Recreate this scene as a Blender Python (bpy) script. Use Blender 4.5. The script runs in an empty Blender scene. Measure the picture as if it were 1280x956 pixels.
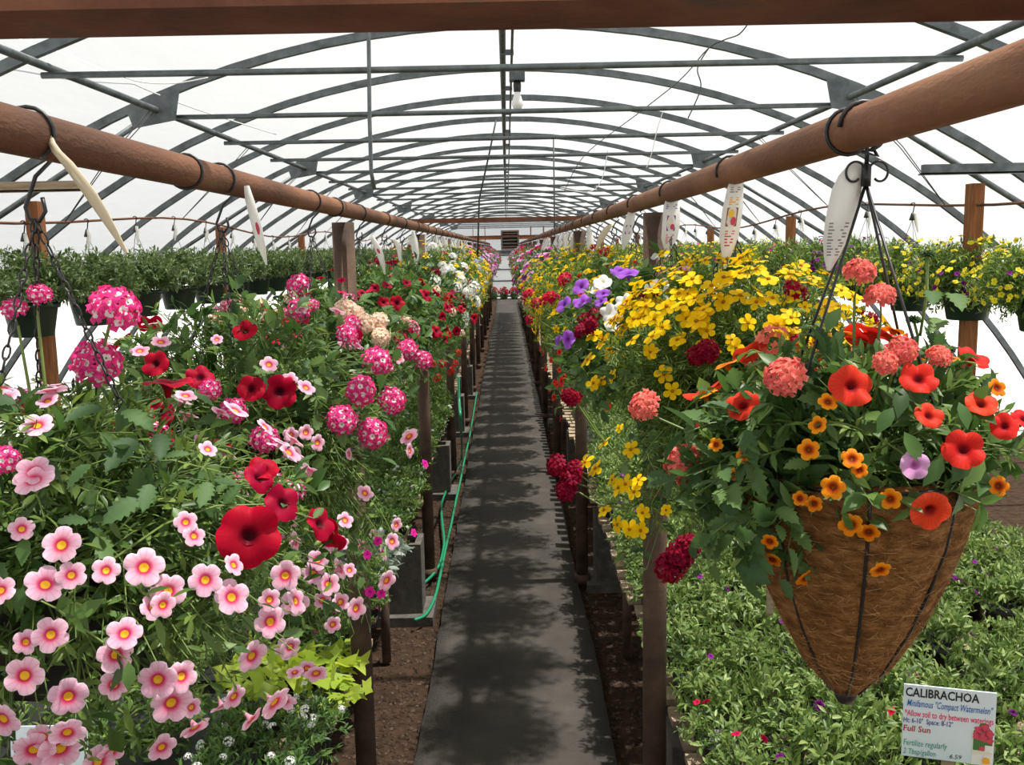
import bpy, math, random
import numpy as np
from mathutils import Matrix, Vector

# ------------------------------------------------------------------ camera
FPX, CXP, CYP = 1180.0, 640.0, 478.0            # focal length in pixels of the 1280x956 frame
CAM = np.array([0.0, 0.0, 1.85])
def nrm(v):
    v = np.asarray(v, float)
    return v / np.linalg.norm(v, axis=-1, keepdims=True)
_yc = nrm([(633-CXP)/FPX, (CYP-310)/FPX, -1.0])                      # where the aisle runs to
_zc = np.array([-0.0192, 1.0, 0.0]); _zc[2] = (_zc[0]*_yc[0]+_zc[1]*_yc[1])/(-_yc[2]); _zc = nrm(_zc)
_xc = np.cross(_yc, _zc)
ROT = np.array([_xc, _yc, _zc])                                     # camera -> world
sc = bpy.context.scene
col = sc.collection
cam_d = bpy.data.cameras.new('camera'); cam_d.sensor_width = 36; cam_d.lens = 36*FPX/1280
cam_d.clip_start = 0.02; cam_d.clip_end = 300
cam = bpy.data.objects.new('camera', cam_d); col.objects.link(cam)
cam.matrix_world = Matrix([[*ROT[0], CAM[0]], [*ROT[1], CAM[1]], [*ROT[2], CAM[2]], [0, 0, 0, 1]])
sc.camera = cam

# ------------------------------------------------------------------ light
world = bpy.data.worlds.new('sky'); sc.world = world; world.use_nodes = True
wbg = world.node_tree.nodes['Background']
wbg.inputs[0].default_value = (0.93, 0.97, 1.0, 1); wbg.inputs[1].default_value = 0.50
sun_d = bpy.data.lights.new('sun', 'SUN'); sun_d.energy = 11.0; sun_d.angle = math.radians(1.2); sun_d.color = (1.0, 0.95, 0.86)
sun = bpy.data.objects.new('sun', sun_d); col.objects.link(sun)
SUN_DIR = nrm([0.29, 0.015, 0.955])
sun.rotation_euler = Vector(SUN_DIR).to_track_quat('Z', 'Y').to_euler()
sun.location = (20, 5, 24)
vs = sc.view_settings
vs.view_transform = 'Standard'; vs.look = 'None'; vs.gamma = 1.0; vs.exposure = 0.0; vs.use_curve_mapping = False
sc.cycles.use_denoising = True
sc.cycles.max_bounces = 10; sc.cycles.diffuse_bounces = 4; sc.cycles.transparent_max_bounces = 16
sc.cycles.sample_clamp_indirect = 6.0

# ------------------------------------------------------------------ pixel helpers
def ray(px, py):
    return nrm(ROT @ np.array([(px-CXP)/FPX, (CYP-py)/FPX, -1.0]))
def at_y(px, py, y):
    d = ray(px, py); return CAM + d*(y/d[1])
def at_x(px, py, x):
    d = ray(px, py); return CAM + d*(x/d[0])
def at_z(px, py, z):
    d = ray(px, py); return CAM + d*((z-CAM[2])/d[2])
def hit_ell(px, py, c, rad):
    d = ray(px, py); c = np.asarray(c, float); rad = np.asarray(rad, float)
    o = (CAM-c)/rad; e = d/rad
    a = e@e; b = o@e; k = o@o-1
    disc = b*b-a*k
    t = (-b-math.sqrt(disc))/a if disc > 0 else -b/a
    p = CAM+d*t
    return p, nrm((p-c)/rad**2), t

# ------------------------------------------------------------------ mesh helpers
class MB:
    def __init__(s):
        s.V = []; s.F = []; s.M = []; s.R = []; s.A = []; s.n = 0; s.attr = False
    def add(s, V, F, m=0, r=None, a=None):
        V = np.asarray(V, float).reshape(-1, 3)
        s.V.append(V)
        k = s.n
        if isinstance(m, int):
            for f in F: s.F.append(tuple(i+k for i in f))
            s.M += [m]*len(F)
        else:
            for f in F: s.F.append(tuple(i+k for i in f))
            s.M += list(m)
        if r is not None: s.attr = True
        s.R.append(np.zeros(len(V)) if r is None else np.asarray(r, float))
        s.A.append(np.zeros(len(V)) if a is None else np.asarray(a, float))
        s.n += len(V)
        return s
    def mesh(s, name, mats, smooth=True):
        me = bpy.data.meshes.new(name)
        me.from_pydata(np.concatenate(s.V).tolist(), [], s.F)
        for m in (mats if isinstance(mats, (list, tuple)) else [mats]): me.materials.append(m)
        me.polygons.foreach_set('material_index', np.array(s.M, dtype=np.int32))
        if smooth: me.polygons.foreach_set('use_smooth', np.ones(len(s.F), dtype=bool))
        if s.attr:
            at = me.attributes.new('r', 'FLOAT', 'POINT'); at.data.foreach_set('value', np.concatenate(s.R).astype(np.float32))
            at = me.attributes.new('ang', 'FLOAT', 'POINT'); at.data.foreach_set('value', np.concatenate(s.A).astype(np.float32))
        me.update()
        return me
    def build(s, name, mats, parent=None, smooth=True):
        return link(name, s.mesh(name, mats, smooth), parent)
    # ---- shapes
    def box(s, c, d, m=0, rz=0.0, rot=None):
        c = np.asarray(c, float); h = np.asarray(d, float)/2
        V = np.array([[x, y, z] for z in (-1, 1) for y in (-1, 1) for x in (-1, 1)])*h
        if rz: V = V @ np.array([[math.cos(rz), math.sin(rz), 0], [-math.sin(rz), math.cos(rz), 0], [0, 0, 1]])
        if rot is not None: V = V @ np.asarray(rot)
        return s.add(V+c, [(0, 2, 3, 1), (4, 5, 7, 6), (0, 1, 5, 4), (2, 6, 7, 3), (0, 4, 6, 2), (1, 3, 7, 5)], m)
    def tube(s, P, R, n=8, m=0, cap=True, r=None):
        P = np.asarray(P, float); K = len(P)
        R = np.full(K, R) if np.isscalar(R) else np.asarray(R, float)
        T = np.gradient(P, axis=0); T = nrm(T)
        u = np.cross(T[0], [0, 0, 1.0])
        if np.linalg.norm(u) < 1e-3: u = np.cross(T[0], [0, 1.0, 0])
        u = nrm(u); rings = []
        th = np.arange(n)*2*math.pi/n
        for k in range(K):
            u = nrm(u - (u@T[k])*T[k]); w = np.cross(T[k], u)
            rings.append(P[k]+R[k]*(np.cos(th)[:, None]*u+np.sin(th)[:, None]*w))
        F = [(k*n+i, k*n+(i+1) % n, (k+1)*n+(i+1) % n, (k+1)*n+i) for k in range(K-1) for i in range(n)]
        if cap: F += [tuple(range(n))[::-1], tuple((K-1)*n+i for i in range(n))]
        V = np.concatenate(rings)
        return s.add(V, F, m, None if r is None else np.full(len(V), r))
    def lathe(s, prof, n=24, m=0, c=(0, 0, 0), lobes=None):
        th = np.arange(n)*2*math.pi/n
        V = np.concatenate([np.stack([rr*np.cos(th), rr*np.sin(th), np.full(n, z)], 1) for rr, z in prof])
        K = len(prof)
        F = [(k*n+i, k*n+(i+1) % n, (k+1)*n+(i+1) % n, (k+1)*n+i) for k in range(K-1) for i in range(n)]
        return s.add(V+np.asarray(c, float), F, m)
    def ring(s, c, R, r, axis='z', n=16, k=6, m=0, arc=(0, 2*math.pi)):
        full = abs(arc[1]-arc[0]-2*math.pi) < 1e-6
        t = np.linspace(arc[0], arc[1], n+1)
        o = np.zeros(n+1)
        p = {'z': (np.cos(t), np.sin(t), o), 'y': (np.cos(t), o, np.sin(t)), 'x': (o, np.cos(t), np.sin(t))}[axis]
        return s.tube(np.stack(p, 1)*R+np.asarray(c, float), r, k, m, cap=not full)
    def stamp(s, g, P, N, S, rng, m_off=0):
        """stamp flower geometry g = (V,F,M,r,a) at points P facing N"""
        V, F, M, r, a = g
        for p, n, sz in zip(P, N, S):
            Q = frame(n, rng.uniform(0, 6.28))
            s.add((V*sz) @ Q.T + p, F, [mm+m_off for mm in M], r, a)

def frame(n, spin=0.0):
    n = nrm(n); u = np.cross(n, [0.3, 0.2, 1.0]); 
    if np.linalg.norm(u) < 1e-3: u = np.cross(n, [1, 0, 0])
    u = nrm(u); w = np.cross(n, u)
    c, s_ = math.cos(spin), math.sin(spin)
    return np.stack([u*c+w*s_, w*c-u*s_, n], 1)

def link(name, me, parent=None, loc=None, mat=None):
    o = bpy.data.objects.new(name, me); col.objects.link(o)
    if parent is not None: o.parent = parent
    if mat is not None: o.matrix_local = mat
    elif loc is not None: o.location = loc
    return o
def tag(o, label, cat, group=None):
    o['label'] = label; o['category'] = cat
    if group: o['group'] = group
    return o
def thing(name, label, cat, loc=(0, 0, 0), group=None, rz=0.0):
    o = bpy.data.objects.new(name, None); col.objects.link(o)
    o.empty_display_size = 0.05
    o.location = tuple(loc); o.rotation_euler = (0, 0, rz)
    return tag(o, label, cat, group)
def struct(o):
    o['kind'] = 'structure'; return o
def stuff(o):
    o['kind'] = 'stuff'; return o
def copy_tree(o, parent=None):
    c = o.copy(); col.objects.link(c); c.parent = parent
    for ch in list(o.children): copy_tree(ch, c)
    return c

# ------------------------------------------------------------------ materials
def new_mat(name):
    m = bpy.data.materials.new(name); m.use_nodes = True
    nt = m.node_tree; nt.nodes.clear()
    out = nt.nodes.new('ShaderNodeOutputMaterial')
    return m, nt, out
def ramp(nt, stops, interp='LINEAR'):
    n = nt.nodes.new('ShaderNodeValToRGB'); e = n.color_ramp.elements; n.color_ramp.interpolation = interp
    while len(e) < len(stops): e.new(0.5)
    for k, (p, c) in enumerate(stops):
        e[k].position = p; e[k].color = (*c, 1) if len(c) == 3 else c
    return n
def noise(nt, scale, detail=4, rough=0.6, coord='Object', stretch=None):
    tc = nt.nodes.new('ShaderNodeTexCoord'); n = nt.nodes.new('ShaderNodeTexNoise')
    n.inputs['Scale'].default_value = scale; n.inputs['Detail'].default_value = detail; n.inputs['Roughness'].default_value = rough
    if stretch:
        mp = nt.nodes.new('ShaderNodeMapping'); mp.inputs['Scale'].default_value = stretch
        nt.links.new(tc.outputs[coord], mp.inputs[0]); nt.links.new(mp.outputs[0], n.inputs['Vector'])
    else: nt.links.new(tc.outputs[coord], n.inputs['Vector'])
    return n
def surf(name, stops, scale=8, rough=0.6, metal=0.0, bump=0.0, bscale=None, detail=5, stretch=None, spec=0.5, coord='Object'):
    m, nt, out = new_mat(name); L = nt.links.new
    p = nt.nodes.new('ShaderNodeBsdfPrincipled')
    p.inputs['Roughness'].default_value = rough; p.inputs['Metallic'].default_value = metal
    p.inputs['Specular IOR Level'].default_value = spec
    nz = noise(nt, scale, detail, 0.6, coord, stretch); rp = ramp(nt, stops)
    L(nz.outputs['Fac'], rp.inputs[0]); L(rp.outputs[0], p.inputs['Base Color'])
    if bump:
        b = nt.nodes.new('ShaderNodeBump'); b.inputs['Strength'].default_value = bump; b.inputs['Distance'].default_value = 0.01
        n2 = noise(nt, bscale or scale*6, 5, 0.6, coord, stretch); L(n2.outputs['Fac'], b.inputs['Height']); L(b.outputs[0], p.inputs['Normal'])
    L(p.outputs[0], out.inputs[0])
    return m
def flat(name, c, rough=0.6, metal=0.0):
    m, nt, out = new_mat(name)
    p = nt.nodes.new('ShaderNodeBsdfPrincipled'); p.inputs['Base Color'].default_value = (*c, 1)
    p.inputs['Roughness'].default_value = rough; p.inputs['Metallic'].default_value = metal
    nt.links.new(p.outputs[0], out.inputs[0]); return m
def leaf_mat(name, stops, trans=0.35, rough=0.42):
    m, nt, out = new_mat(name); L = nt.links.new
    g = nt.nodes.new('ShaderNodeNewGeometry'); rp = ramp(nt, stops)
    oi = nt.nodes.new('ShaderNodeObjectInfo'); ad = nt.nodes.new('ShaderNodeMath'); ad.operation = 'ADD'; fr = nt.nodes.new('ShaderNodeMath'); fr.operation = 'FRACT'
    L(g.outputs['Random Per Island'], ad.inputs[0]); L(oi.outputs['Random'], ad.inputs[1]); L(ad.outputs[0], fr.inputs[0]); L(fr.outputs[0], rp.inputs[0])
    p = nt.nodes.new('ShaderNodeBsdfPrincipled'); p.inputs['Roughness'].default_value = rough; p.inputs['Specular IOR Level'].default_value = 0.4
    t = nt.nodes.new('ShaderNodeBsdfTranslucent'); mx = nt.nodes.new('ShaderNodeMixShader'); mx.inputs[0].default_value = trans
    hs = nt.nodes.new('ShaderNodeHueSaturation'); hs.inputs['Value'].default_value = 1.35; hs.inputs['Hue'].default_value = 0.485
    L(rp.outputs[0], p.inputs['Base Color']); L(rp.outputs[0], hs.inputs['Color']); L(hs.outputs[0], t.inputs[0])
    L(p.outputs[0], mx.inputs[1]); L(t.outputs[0], mx.inputs[2]); L(mx.outputs[0], out.inputs[0])
    return m
def petal_mat(name, stops, vein=0.0, vein_col=(0.4, 0.0, 0.05), trans=0.3, var=0.25, nveins=15, rough=0.55):
    m, nt, out = new_mat(name); L = nt.links.new
    at = nt.nodes.new('ShaderNodeAttribute'); at.attribute_name = 'r'
    rp = ramp(nt, stops); L(at.outputs['Fac'], rp.inputs[0])
    colr = rp.outputs[0]
    if vein:
        an = nt.nodes.new('ShaderNodeAttribute'); an.attribute_name = 'ang'
        mu = nt.nodes.new('ShaderNodeMath'); mu.operation = 'MULTIPLY'; mu.inputs[1].default_value = nveins; L(an.outputs['Fac'], mu.inputs[0])
        co = nt.nodes.new('ShaderNodeMath'); co.operation = 'COSINE'; L(mu.outputs[0], co.inputs[0])
        mr = nt.nodes.new('ShaderNodeMapRange'); mr.inputs[1].default_value = 0.55; mr.inputs[2].default_value = 1.0; mr.inputs[3].default_value = 0; mr.inputs[4].default_value = vein
        L(co.outputs[0], mr.inputs[0])
        mx = nt.nodes.new('ShaderNodeMix'); mx.data_type = 'RGBA'
        L(mr.outputs[0], mx.inputs['Factor']); L(colr, mx.inputs['A']); mx.inputs['B'].default_value = (*vein_col, 1)
        colr = mx.outputs['Result']
    oi = nt.nodes.new('ShaderNodeObjectInfo'); hs = nt.nodes.new('ShaderNodeHueSaturation')
    gi = nt.nodes.new('ShaderNodeNewGeometry')
    ad = nt.nodes.new('ShaderNodeMath'); ad.operation = 'ADD'; L(oi.outputs['Random'], ad.inputs[0]); L(gi.outputs['Random Per Island'], ad.inputs[1])
    mr2 = nt.nodes.new('ShaderNodeMapRange'); mr2.inputs[2].default_value = 2.0; mr2.inputs[3].default_value = 1-var; mr2.inputs[4].default_value = 1+var*0.8
    L(ad.outputs[0], mr2.inputs[0]); L(mr2.outputs[0], hs.inputs['Value']); L(colr, hs.inputs['Color'])
    mr3 = nt.nodes.new('ShaderNodeMapRange'); mr3.inputs[3].default_value = 0.494; mr3.inputs[4].default_value = 0.504
    L(oi.outputs['Random'], mr3.inputs[0]); L(mr3.outputs[0], hs.inputs['Hue'])
    p = nt.nodes.new('ShaderNodeBsdfPrincipled'); p.inputs['Roughness'].default_value = rough; p.inputs['Specular IOR Level'].default_value = 0.12
    t = nt.nodes.new('ShaderNodeBsdfTranslucent'); ms = nt.nodes.new('ShaderNodeMixShader'); ms.inputs[0].default_value = trans
    L(hs.outputs[0], p.inputs['Base Color']); L(hs.outputs[0], t.inputs[0]); L(p.outputs[0], ms.inputs[1]); L(t.outputs[0], ms.inputs[2]); L(ms.outputs[0], out.inputs[0])
    return m

def skin_mat(name):
    m, nt, out = new_mat(name); L = nt.links.new
    tr = nt.nodes.new('ShaderNodeBsdfTransparent'); tr.inputs[0].default_value = (0.97, 0.98, 1, 1)
    tl = nt.nodes.new('ShaderNodeBsdfTranslucent'); tl.inputs[0].default_value = (0.80, 0.82, 0.84, 1)
    df = nt.nodes.new('ShaderNodeBsdfDiffuse'); df.inputs[0].default_value = (0.62, 0.64, 0.66, 1)
    gl = nt.nodes.new('ShaderNodeBsdfGlossy'); gl.inputs['Roughness'].default_value = 0.35
    bp = nt.nodes.new('ShaderNodeBump'); bp.inputs['Strength'].default_value = 0.5; bp.inputs['Distance'].default_value = 0.04
    nz = noise(nt, 1.0, 4, 0.6, 'Object', (3.0, 0.9, 3.0)); L(nz.outputs['Fac'], bp.inputs['Height'])
    for n in (tl, df, gl): L(bp.outputs[0], n.inputs['Normal'])
    a = nt.nodes.new('ShaderNodeMixShader'); a.inputs[0].default_value = 0.38; L(tl.outputs[0], a.inputs[1]); L(df.outputs[0], a.inputs[2])
    g = nt.nodes.new('ShaderNodeMixShader'); g.inputs[0].default_value = 0.06; L(a.outputs[0], g.inputs[1]); L(gl.outputs[0], g.inputs[2])
    b = nt.nodes.new('ShaderNodeMixShader'); b.inputs[0].default_value = 0.55; L(g.outputs[0], b.inputs[1]); L(tr.outputs[0], b.inputs[2])
    L(b.outputs[0], out.inputs[0]); return m

M = {}
M['skin'] = skin_mat('poly_film')
M['galv'] = surf('galvanised_steel', [(0.3, (0.075, 0.088, 0.093)), (0.7, (0.17, 0.19, 0.20))], 14, 0.5, 0.55)
M['rust'] = surf('rusty_pipe', [(0.25, (0.06, 0.030, 0.020)), (0.5, (0.155, 0.068, 0.036)), (0.62, (0.235, 0.108, 0.056)), (0.8, (0.29, 0.165, 0.10))], 5, 0.75, 0.1, 0.3, 160, stretch=(1, 0.35, 1), spec=0.3)
M['rustbar'] = surf('rusty_bar', [(0.3, (0.085, 0.03, 0.018)), (0.6, (0.20, 0.08, 0.045)), (0.75, (0.09, 0.075, 0.065))], 9, 0.8, 0.1, 0.2, 120, spec=0.3)
M['post'] = surf('post_rust', [(0.3, (0.045, 0.028, 0.02)), (0.55, (0.10, 0.06, 0.04)), (0.8, (0.17, 0.11, 0.075))], 9, 0.8, 0.1, 0.3, 120, spec=0.3)
M['wood'] = surf('bench_wood', [(0.3, (0.13, 0.085, 0.05)), (0.7, (0.34, 0.25, 0.16))], 6, 0.8, 0, 0.25, 60, stretch=(1, 8, 8), spec=0.2)
M['plank'] = surf('plank_wood', [(0.3, (0.20, 0.14, 0.09)), (0.7, (0.46, 0.36, 0.25))], 5, 0.8, 0, 0.25, 60, stretch=(1, 10, 10), spec=0.2)
M['redwood'] = surf('post_wood', [(0.3, (0.16, 0.055, 0.02)), (0.7, (0.36, 0.15, 0.06))], 6, 0.75, 0, 0.2, 50, stretch=(10, 10, 1), spec=0.2)
M['concrete'] = surf('walk_concrete', [(0.3, (0.034, 0.030, 0.025)), (0.55, (0.056, 0.050, 0.042)), (0.75, (0.09, 0.08, 0.068))], 2.2, 0.85, 0, 0.5, 70, detail=9, spec=0.25)
M['block'] = surf('block_concrete', [(0.3, (0.07, 0.064, 0.057)), (0.7, (0.15, 0.138, 0.122))], 18, 0.9, 0, 0.7, 110, spec=0.2)
M['soil'] = surf('soil', [(0.3, (0.024, 0.015, 0.010)), (0.7, (0.07, 0.042, 0.026))], 20, 0.95, 0, 1.0, 60, spec=0.1)
M['mulch'] = leaf_mat('mulch', [(0, (0.03, 0.018, 0.01)), (0.6, (0.055, 0.03, 0.017)), (1, (0.10, 0.065, 0.045))], 0.0, 0.9)
M['ground'] = surf('outside_ground', [(0.3, (0.42, 0.42, 0.40)), (0.7, (0.58, 0.58, 0.56))], 0.5, 0.9)
M['black'] = flat('black_wire', (0.012, 0.012, 0.013), 0.4)
M['cable'] = flat('cable', (0.02, 0.02, 0.022), 0.5)
M['wire'] = flat('thin_wire', (0.08, 0.08, 0.085), 0.5, 0.5)
M['string'] = flat('white_string', (0.75, 0.75, 0.72), 0.8)
M['pot_green'] = flat('green_plastic', (0.012, 0.032, 0.022), 0.45)
M['pot_black'] = flat('black_plastic', (0.012, 0.012, 0.012), 0.45)
M['peat'] = surf('peat', [(0.3, (0.02, 0.013, 0.008)), (0.7, (0.06, 0.038, 0.024))], 60, 0.95)
M['hose'] = flat('green_hose', (0.01, 0.22, 0.10), 0.35)
M['coir'] = surf('coir_fibre', [(0.3, (0.11, 0.045, 0.014)), (0.5, (0.24, 0.105, 0.032)), (0.7, (0.40, 0.20, 0.075))], 45, 0.95, 0, 1.0, 120, detail=8, stretch=(1, 1, 2.2), spec=0.1)
M['fibre'] = leaf_mat('coir_threads', [(0, (0.14, 0.06, 0.02)), (0.6, (0.32, 0.16, 0.055)), (1, (0.52, 0.31, 0.14))], 0.1, 0.8)
M['tagw'] = leaf_mat('tag_plastic', [(0, (0.80, 0.79, 0.75)), (1, (0.86, 0.85, 0.82))], 0.25, 0.4)
M['tagc'] = leaf_mat('tag_plastic_aged', [(0, (0.66, 0.58, 0.42)), (1, (0.72, 0.64, 0.48))], 0.2, 0.5)
M['bulb'] = flat('white_glass', (0.8, 0.8, 0.78), 0.2)
M['panel'] = leaf_mat('white_panel', [(0, (0.78, 0.79, 0.8)), (1, (0.82, 0.83, 0.84))], 0.4, 0.6)
M['fan'] = surf('fan_box', [(0.3, (0.10, 0.075, 0.055)), (0.7, (0.17, 0.13, 0.10))], 8, 0.7)
M['dark'] = flat('dark_gap', (0.02, 0.02, 0.02), 0.8)
# print colours
for k, c in dict(ink_black=(0.01, 0.01, 0.012), ink_blue=(0.01, 0.12, 0.42), ink_pink=(0.75, 0.04, 0.16), ink_navy=(0.02, 0.03, 0.25),
                 ink_red=(0.45, 0.01, 0.03), ink_teal=(0.02, 0.28, 0.22), ink_grey=(0.22, 0.21, 0.2), ink_orange=(0.85, 0.38, 0.02), ink_brown=(0.25, 0.08, 0.05),
                 ink_rose=(0.55, 0.05, 0.1), ink_purple=(0.22, 0.03, 0.22), ink_yellow=(0.8, 0.5, 0.04), ink_green=(0.05, 0.15, 0.03), ink_cream=(0.75, 0.66, 0.45)).items():
    M[k] = flat(k, c, 0.7)
M['board'] = flat('sign_board', (0.62, 0.70, 0.76), 0.5)
# leaves
G = lambda a, b, c: [(0, a), (0.55, b), (1, c)]
M['lf_cali'] = leaf_mat('calibrachoa_leaf', G((0.040, 0.085, 0.016), (0.085, 0.165, 0.028), (0.20, 0.30, 0.06)))
M['lf_pet'] = leaf_mat('petunia_leaf', G((0.035, 0.085, 0.02), (0.065, 0.15, 0.03), (0.15, 0.26, 0.06)))
M['lf_verb'] = leaf_mat('verbena_leaf', G((0.04, 0.095, 0.03), (0.07, 0.15, 0.04), (0.14, 0.24, 0.07)), rough=0.6)
M['lf_bid'] = leaf_mat('bidens_leaf', G((0.05, 0.10, 0.015), (0.11, 0.20, 0.03), (0.22, 0.32, 0.06)))
M['lf_pale'] = leaf_mat('bedding_leaf', G((0.06, 0.12, 0.025), (0.14, 0.23, 0.05), (0.33, 0.43, 0.14)))
M['lf_lime'] = leaf_mat('lime_leaf', G((0.28, 0.40, 0.04), (0.36, 0.48, 0.05), (0.45, 0.55, 0.08)), 0.45)
M['lf_silver'] = leaf_mat('silver_leaf', G((0.20, 0.26, 0.20), (0.30, 0.36, 0.29), (0.42, 0.46, 0.40)), 0.2)
M['lf_dull'] = leaf_mat('dull_leaf', G((0.05, 0.09, 0.025), (0.085, 0.14, 0.04), (0.14, 0.20, 0.06)))
M['stem'] = leaf_mat('stem_green', G((0.10, 0.17, 0.04), (0.14, 0.22, 0.05), (0.2, 0.28, 0.07)), 0.1)
# petals
M['p_pink'] = petal_mat('pink_petal', [(0.0, (0.80, 0.50, 0.0)), (0.20, (0.85, 0.48, 0.01)), (0.25, (0.50, 0.01, 0.05)), (0.34, (0.66, 0.06, 0.16)), (0.50, (0.80, 0.34, 0.48)), (0.75, (0.86, 0.50, 0.64)), (1.0, (0.92, 0.65, 0.77))], 0.30, (0.66, 0.16, 0.32), 0.3, 0.25, 15)
M['p_red'] = petal_mat('red_petunia_petal', [(0.0, (0.02, 0.0, 0.005)), (0.2, (0.09, 0.0, 0.008)), (0.4, (0.30, 0.0, 0.018)), (1.0, (0.45, 0.001, 0.03))], 0.25, (0.2, 0.0, 0.01), 0.28, 0.25, 25)
M['p_scar'] = petal_mat('scarlet_petunia_petal', [(0.0, (0.06, 0.0, 0.005)), (0.2, (0.25, 0.005, 0.005)), (0.4, (0.66, 0.03, 0.012)), (1.0, (0.80, 0.06, 0.025))], 0.25, (0.4, 0.01, 0.01), 0.3, 0.22, 25)
M['p_orange'] = petal_mat('orange_petal', [(0.0, (0.25, 0.10, 0.0)), (0.18, (0.10, 0.01, 0.0)), (0.36, (0.42, 0.04, 0.0)), (0.6, (0.80, 0.22, 0.005)), (1.0, (0.86, 0.32, 0.01))], 0.2, (0.5, 0.05, 0.0), 0.3, 0.22, 15)
M['p_coral'] = petal_mat('coral_verbena_petal', [(0.0, (0.7, 0.25, 0.12)), (0.2, (0.82, 0.16, 0.13)), (0.7, (0.86, 0.15, 0.12)), (1.0, (0.90, 0.30, 0.24))], 0, trans=0.3, var=0.22)
M['p_eye'] = petal_mat('pink_white_eye_petal', [(0.0, (0.85, 0.80, 0.62)), (0.12, (0.9, 0.88, 0.84)), (0.36, (0.90, 0.80, 0.84)), (0.46, (0.78, 0.04, 0.22)), (1.0, (0.80, 0.06, 0.28))], 0, trans=0.28, var=0.22)
M['p_peach'] = petal_mat('peach_verbena_petal', [(0.0, (0.75, 0.35, 0.2)), (0.25, (0.90, 0.60, 0.42)), (1.0, (0.95, 0.78, 0.64))], 0, trans=0.3, var=0.15)
M['p_dred'] = petal_mat('dark_red_verbena_petal', [(0.0, (0.12, 0.0, 0.01)), (0.3, (0.20, 0.0, 0.016)), (1.0, (0.26, 0.002, 0.022))], 0, trans=0.2, var=0.3)
M['p_crim'] = petal_mat('crimson_petal', [(0.0, (0.35, 0.0, 0.03)), (1.0, (0.62, 0.01, 0.06))], 0, trans=0.25, var=0.25)
M['p_yel'] = petal_mat('yellow_petal', [(0.0, (0.35, 0.14, 0.0)), (0.17, (0.55, 0.25, 0.0)), (0.24, (0.85, 0.52, 0.0)), (1.0, (0.90, 0.62, 0.005))], 0, trans=0.35, var=0.2)
M['p_purp'] = petal_mat('violet_petal', [(0.0, (0.12, 0.01, 0.15)), (0.3, (0.28, 0.06, 0.50)), (1.0, (0.40, 0.14, 0.66))], 0.3, (0.18, 0.02, 0.35), 0.3, 0.2, 25)
M['p_dpur'] = petal_mat('dark_purple_petal', [(0.0, (0.05, 0.0, 0.05)), (0.4, (0.16, 0.005, 0.16)), (1.0, (0.22, 0.01, 0.24))], 0.3, (0.06, 0.0, 0.08), 0.25, 0.3, 15)
M['p_mag'] = petal_mat('magenta_petal', [(0.0, (0.3, 0.0, 0.1)), (0.3, (0.60, 0.01, 0.24)), (1.0, (0.72, 0.02, 0.34))], 0, trans=0.3, var=0.25)
M['p_white'] = petal_mat('white_petal', [(0.0, (0.7, 0.72, 0.4)), (0.2, (0.84, 0.84, 0.78)), (1.0, (0.86, 0.86, 0.84))], 0, trans=0.3, var=0.08)
M['p_lav'] = petal_mat('lavender_petal', [(0.0, (0.35, 0.05, 0.25)), (0.4, (0.62, 0.25, 0.55)), (1.0, (0.72, 0.42, 0.66))], 0.2, (0.4, 0.1, 0.35), 0.3, 0.2, 25)
M['p_lyel'] = petal_mat('lemon_petal', [(0.0, (0.5, 0.35, 0.0)), (0.2, (0.72, 0.58, 0.02)), (1.0, (0.82, 0.72, 0.05))], 0, trans=0.35, var=0.18)
M['p_blue'] = petal_mat('pale_blue_petal', [(0.0, (0.3, 0.35, 0.5)), (1.0, (0.42, 0.5, 0.68))], 0, trans=0.3, var=0.15)

# ================================================================== STRUCTURE
HR, HC = 5.2, 3.05-5.2                       # hoop radius and height of its centre
def hoop_z(x, r=HR): return HC+math.sqrt(max(r*r-x*x, 0))
Y0, Y1 = -3.6, 36.2
XW = math.sqrt(HR*HR-HC*HC)

mb = MB().box((0, 30, -0.30), (160, 160, 0.3)); g = mb.build('ground', M['ground'], smooth=False); struct(g)
mb = MB().box((0, (Y0+Y1)/2, -0.11), (2*XW+0.1, Y1-Y0, 0.13)); fl = mb.build('floor', M['soil'], smooth=False); struct(fl)
# walkway with rough edges
rng = np.random.default_rng(3)
def walk_edges():
    ys = np.arange(-2.0, 34.9, 0.10)
    def wob(seed, amp):
        r = np.random.default_rng(seed)
        a = np.interp(ys, np.arange(-2.5, 36, 0.9), r.normal(0, amp, len(np.arange(-2.5, 36, 0.9))))
        return a + r.normal(0, 0.0022, len(ys))
    L_ = -0.372+wob(1, 0.009); R_ = 0.365+wob(2, 0.011)
    R_[(ys > 2.55) & (ys < 2.78)] -= 0.012
    return ys, L_, R_
ys, WL, WR = walk_edges()
mb = MB(); nx = 8; V = []; F = []
for k, y in enumerate(ys):
    xs = np.linspace(WL[k], WR[k], nx)
    row = [(xs[0]-0.004, y, -0.06)]+[(x, y, 0.0+rng.normal(0, 0.0008)-(0.006 if i in (0, nx-1) else 0)) for i, x in enumerate(xs)]+[(xs[-1]+0.004, y, -0.06)]
    V += row
w = nx+2
F = [(k*w+i, k*w+i+1, (k+1)*w+i+1, (k+1)*w+i) for k in range(len(ys)-1) for i in range(w-1)]
mb.add(V, F); wk = mb.build('walkway', M['concrete']); struct(wk)

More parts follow.
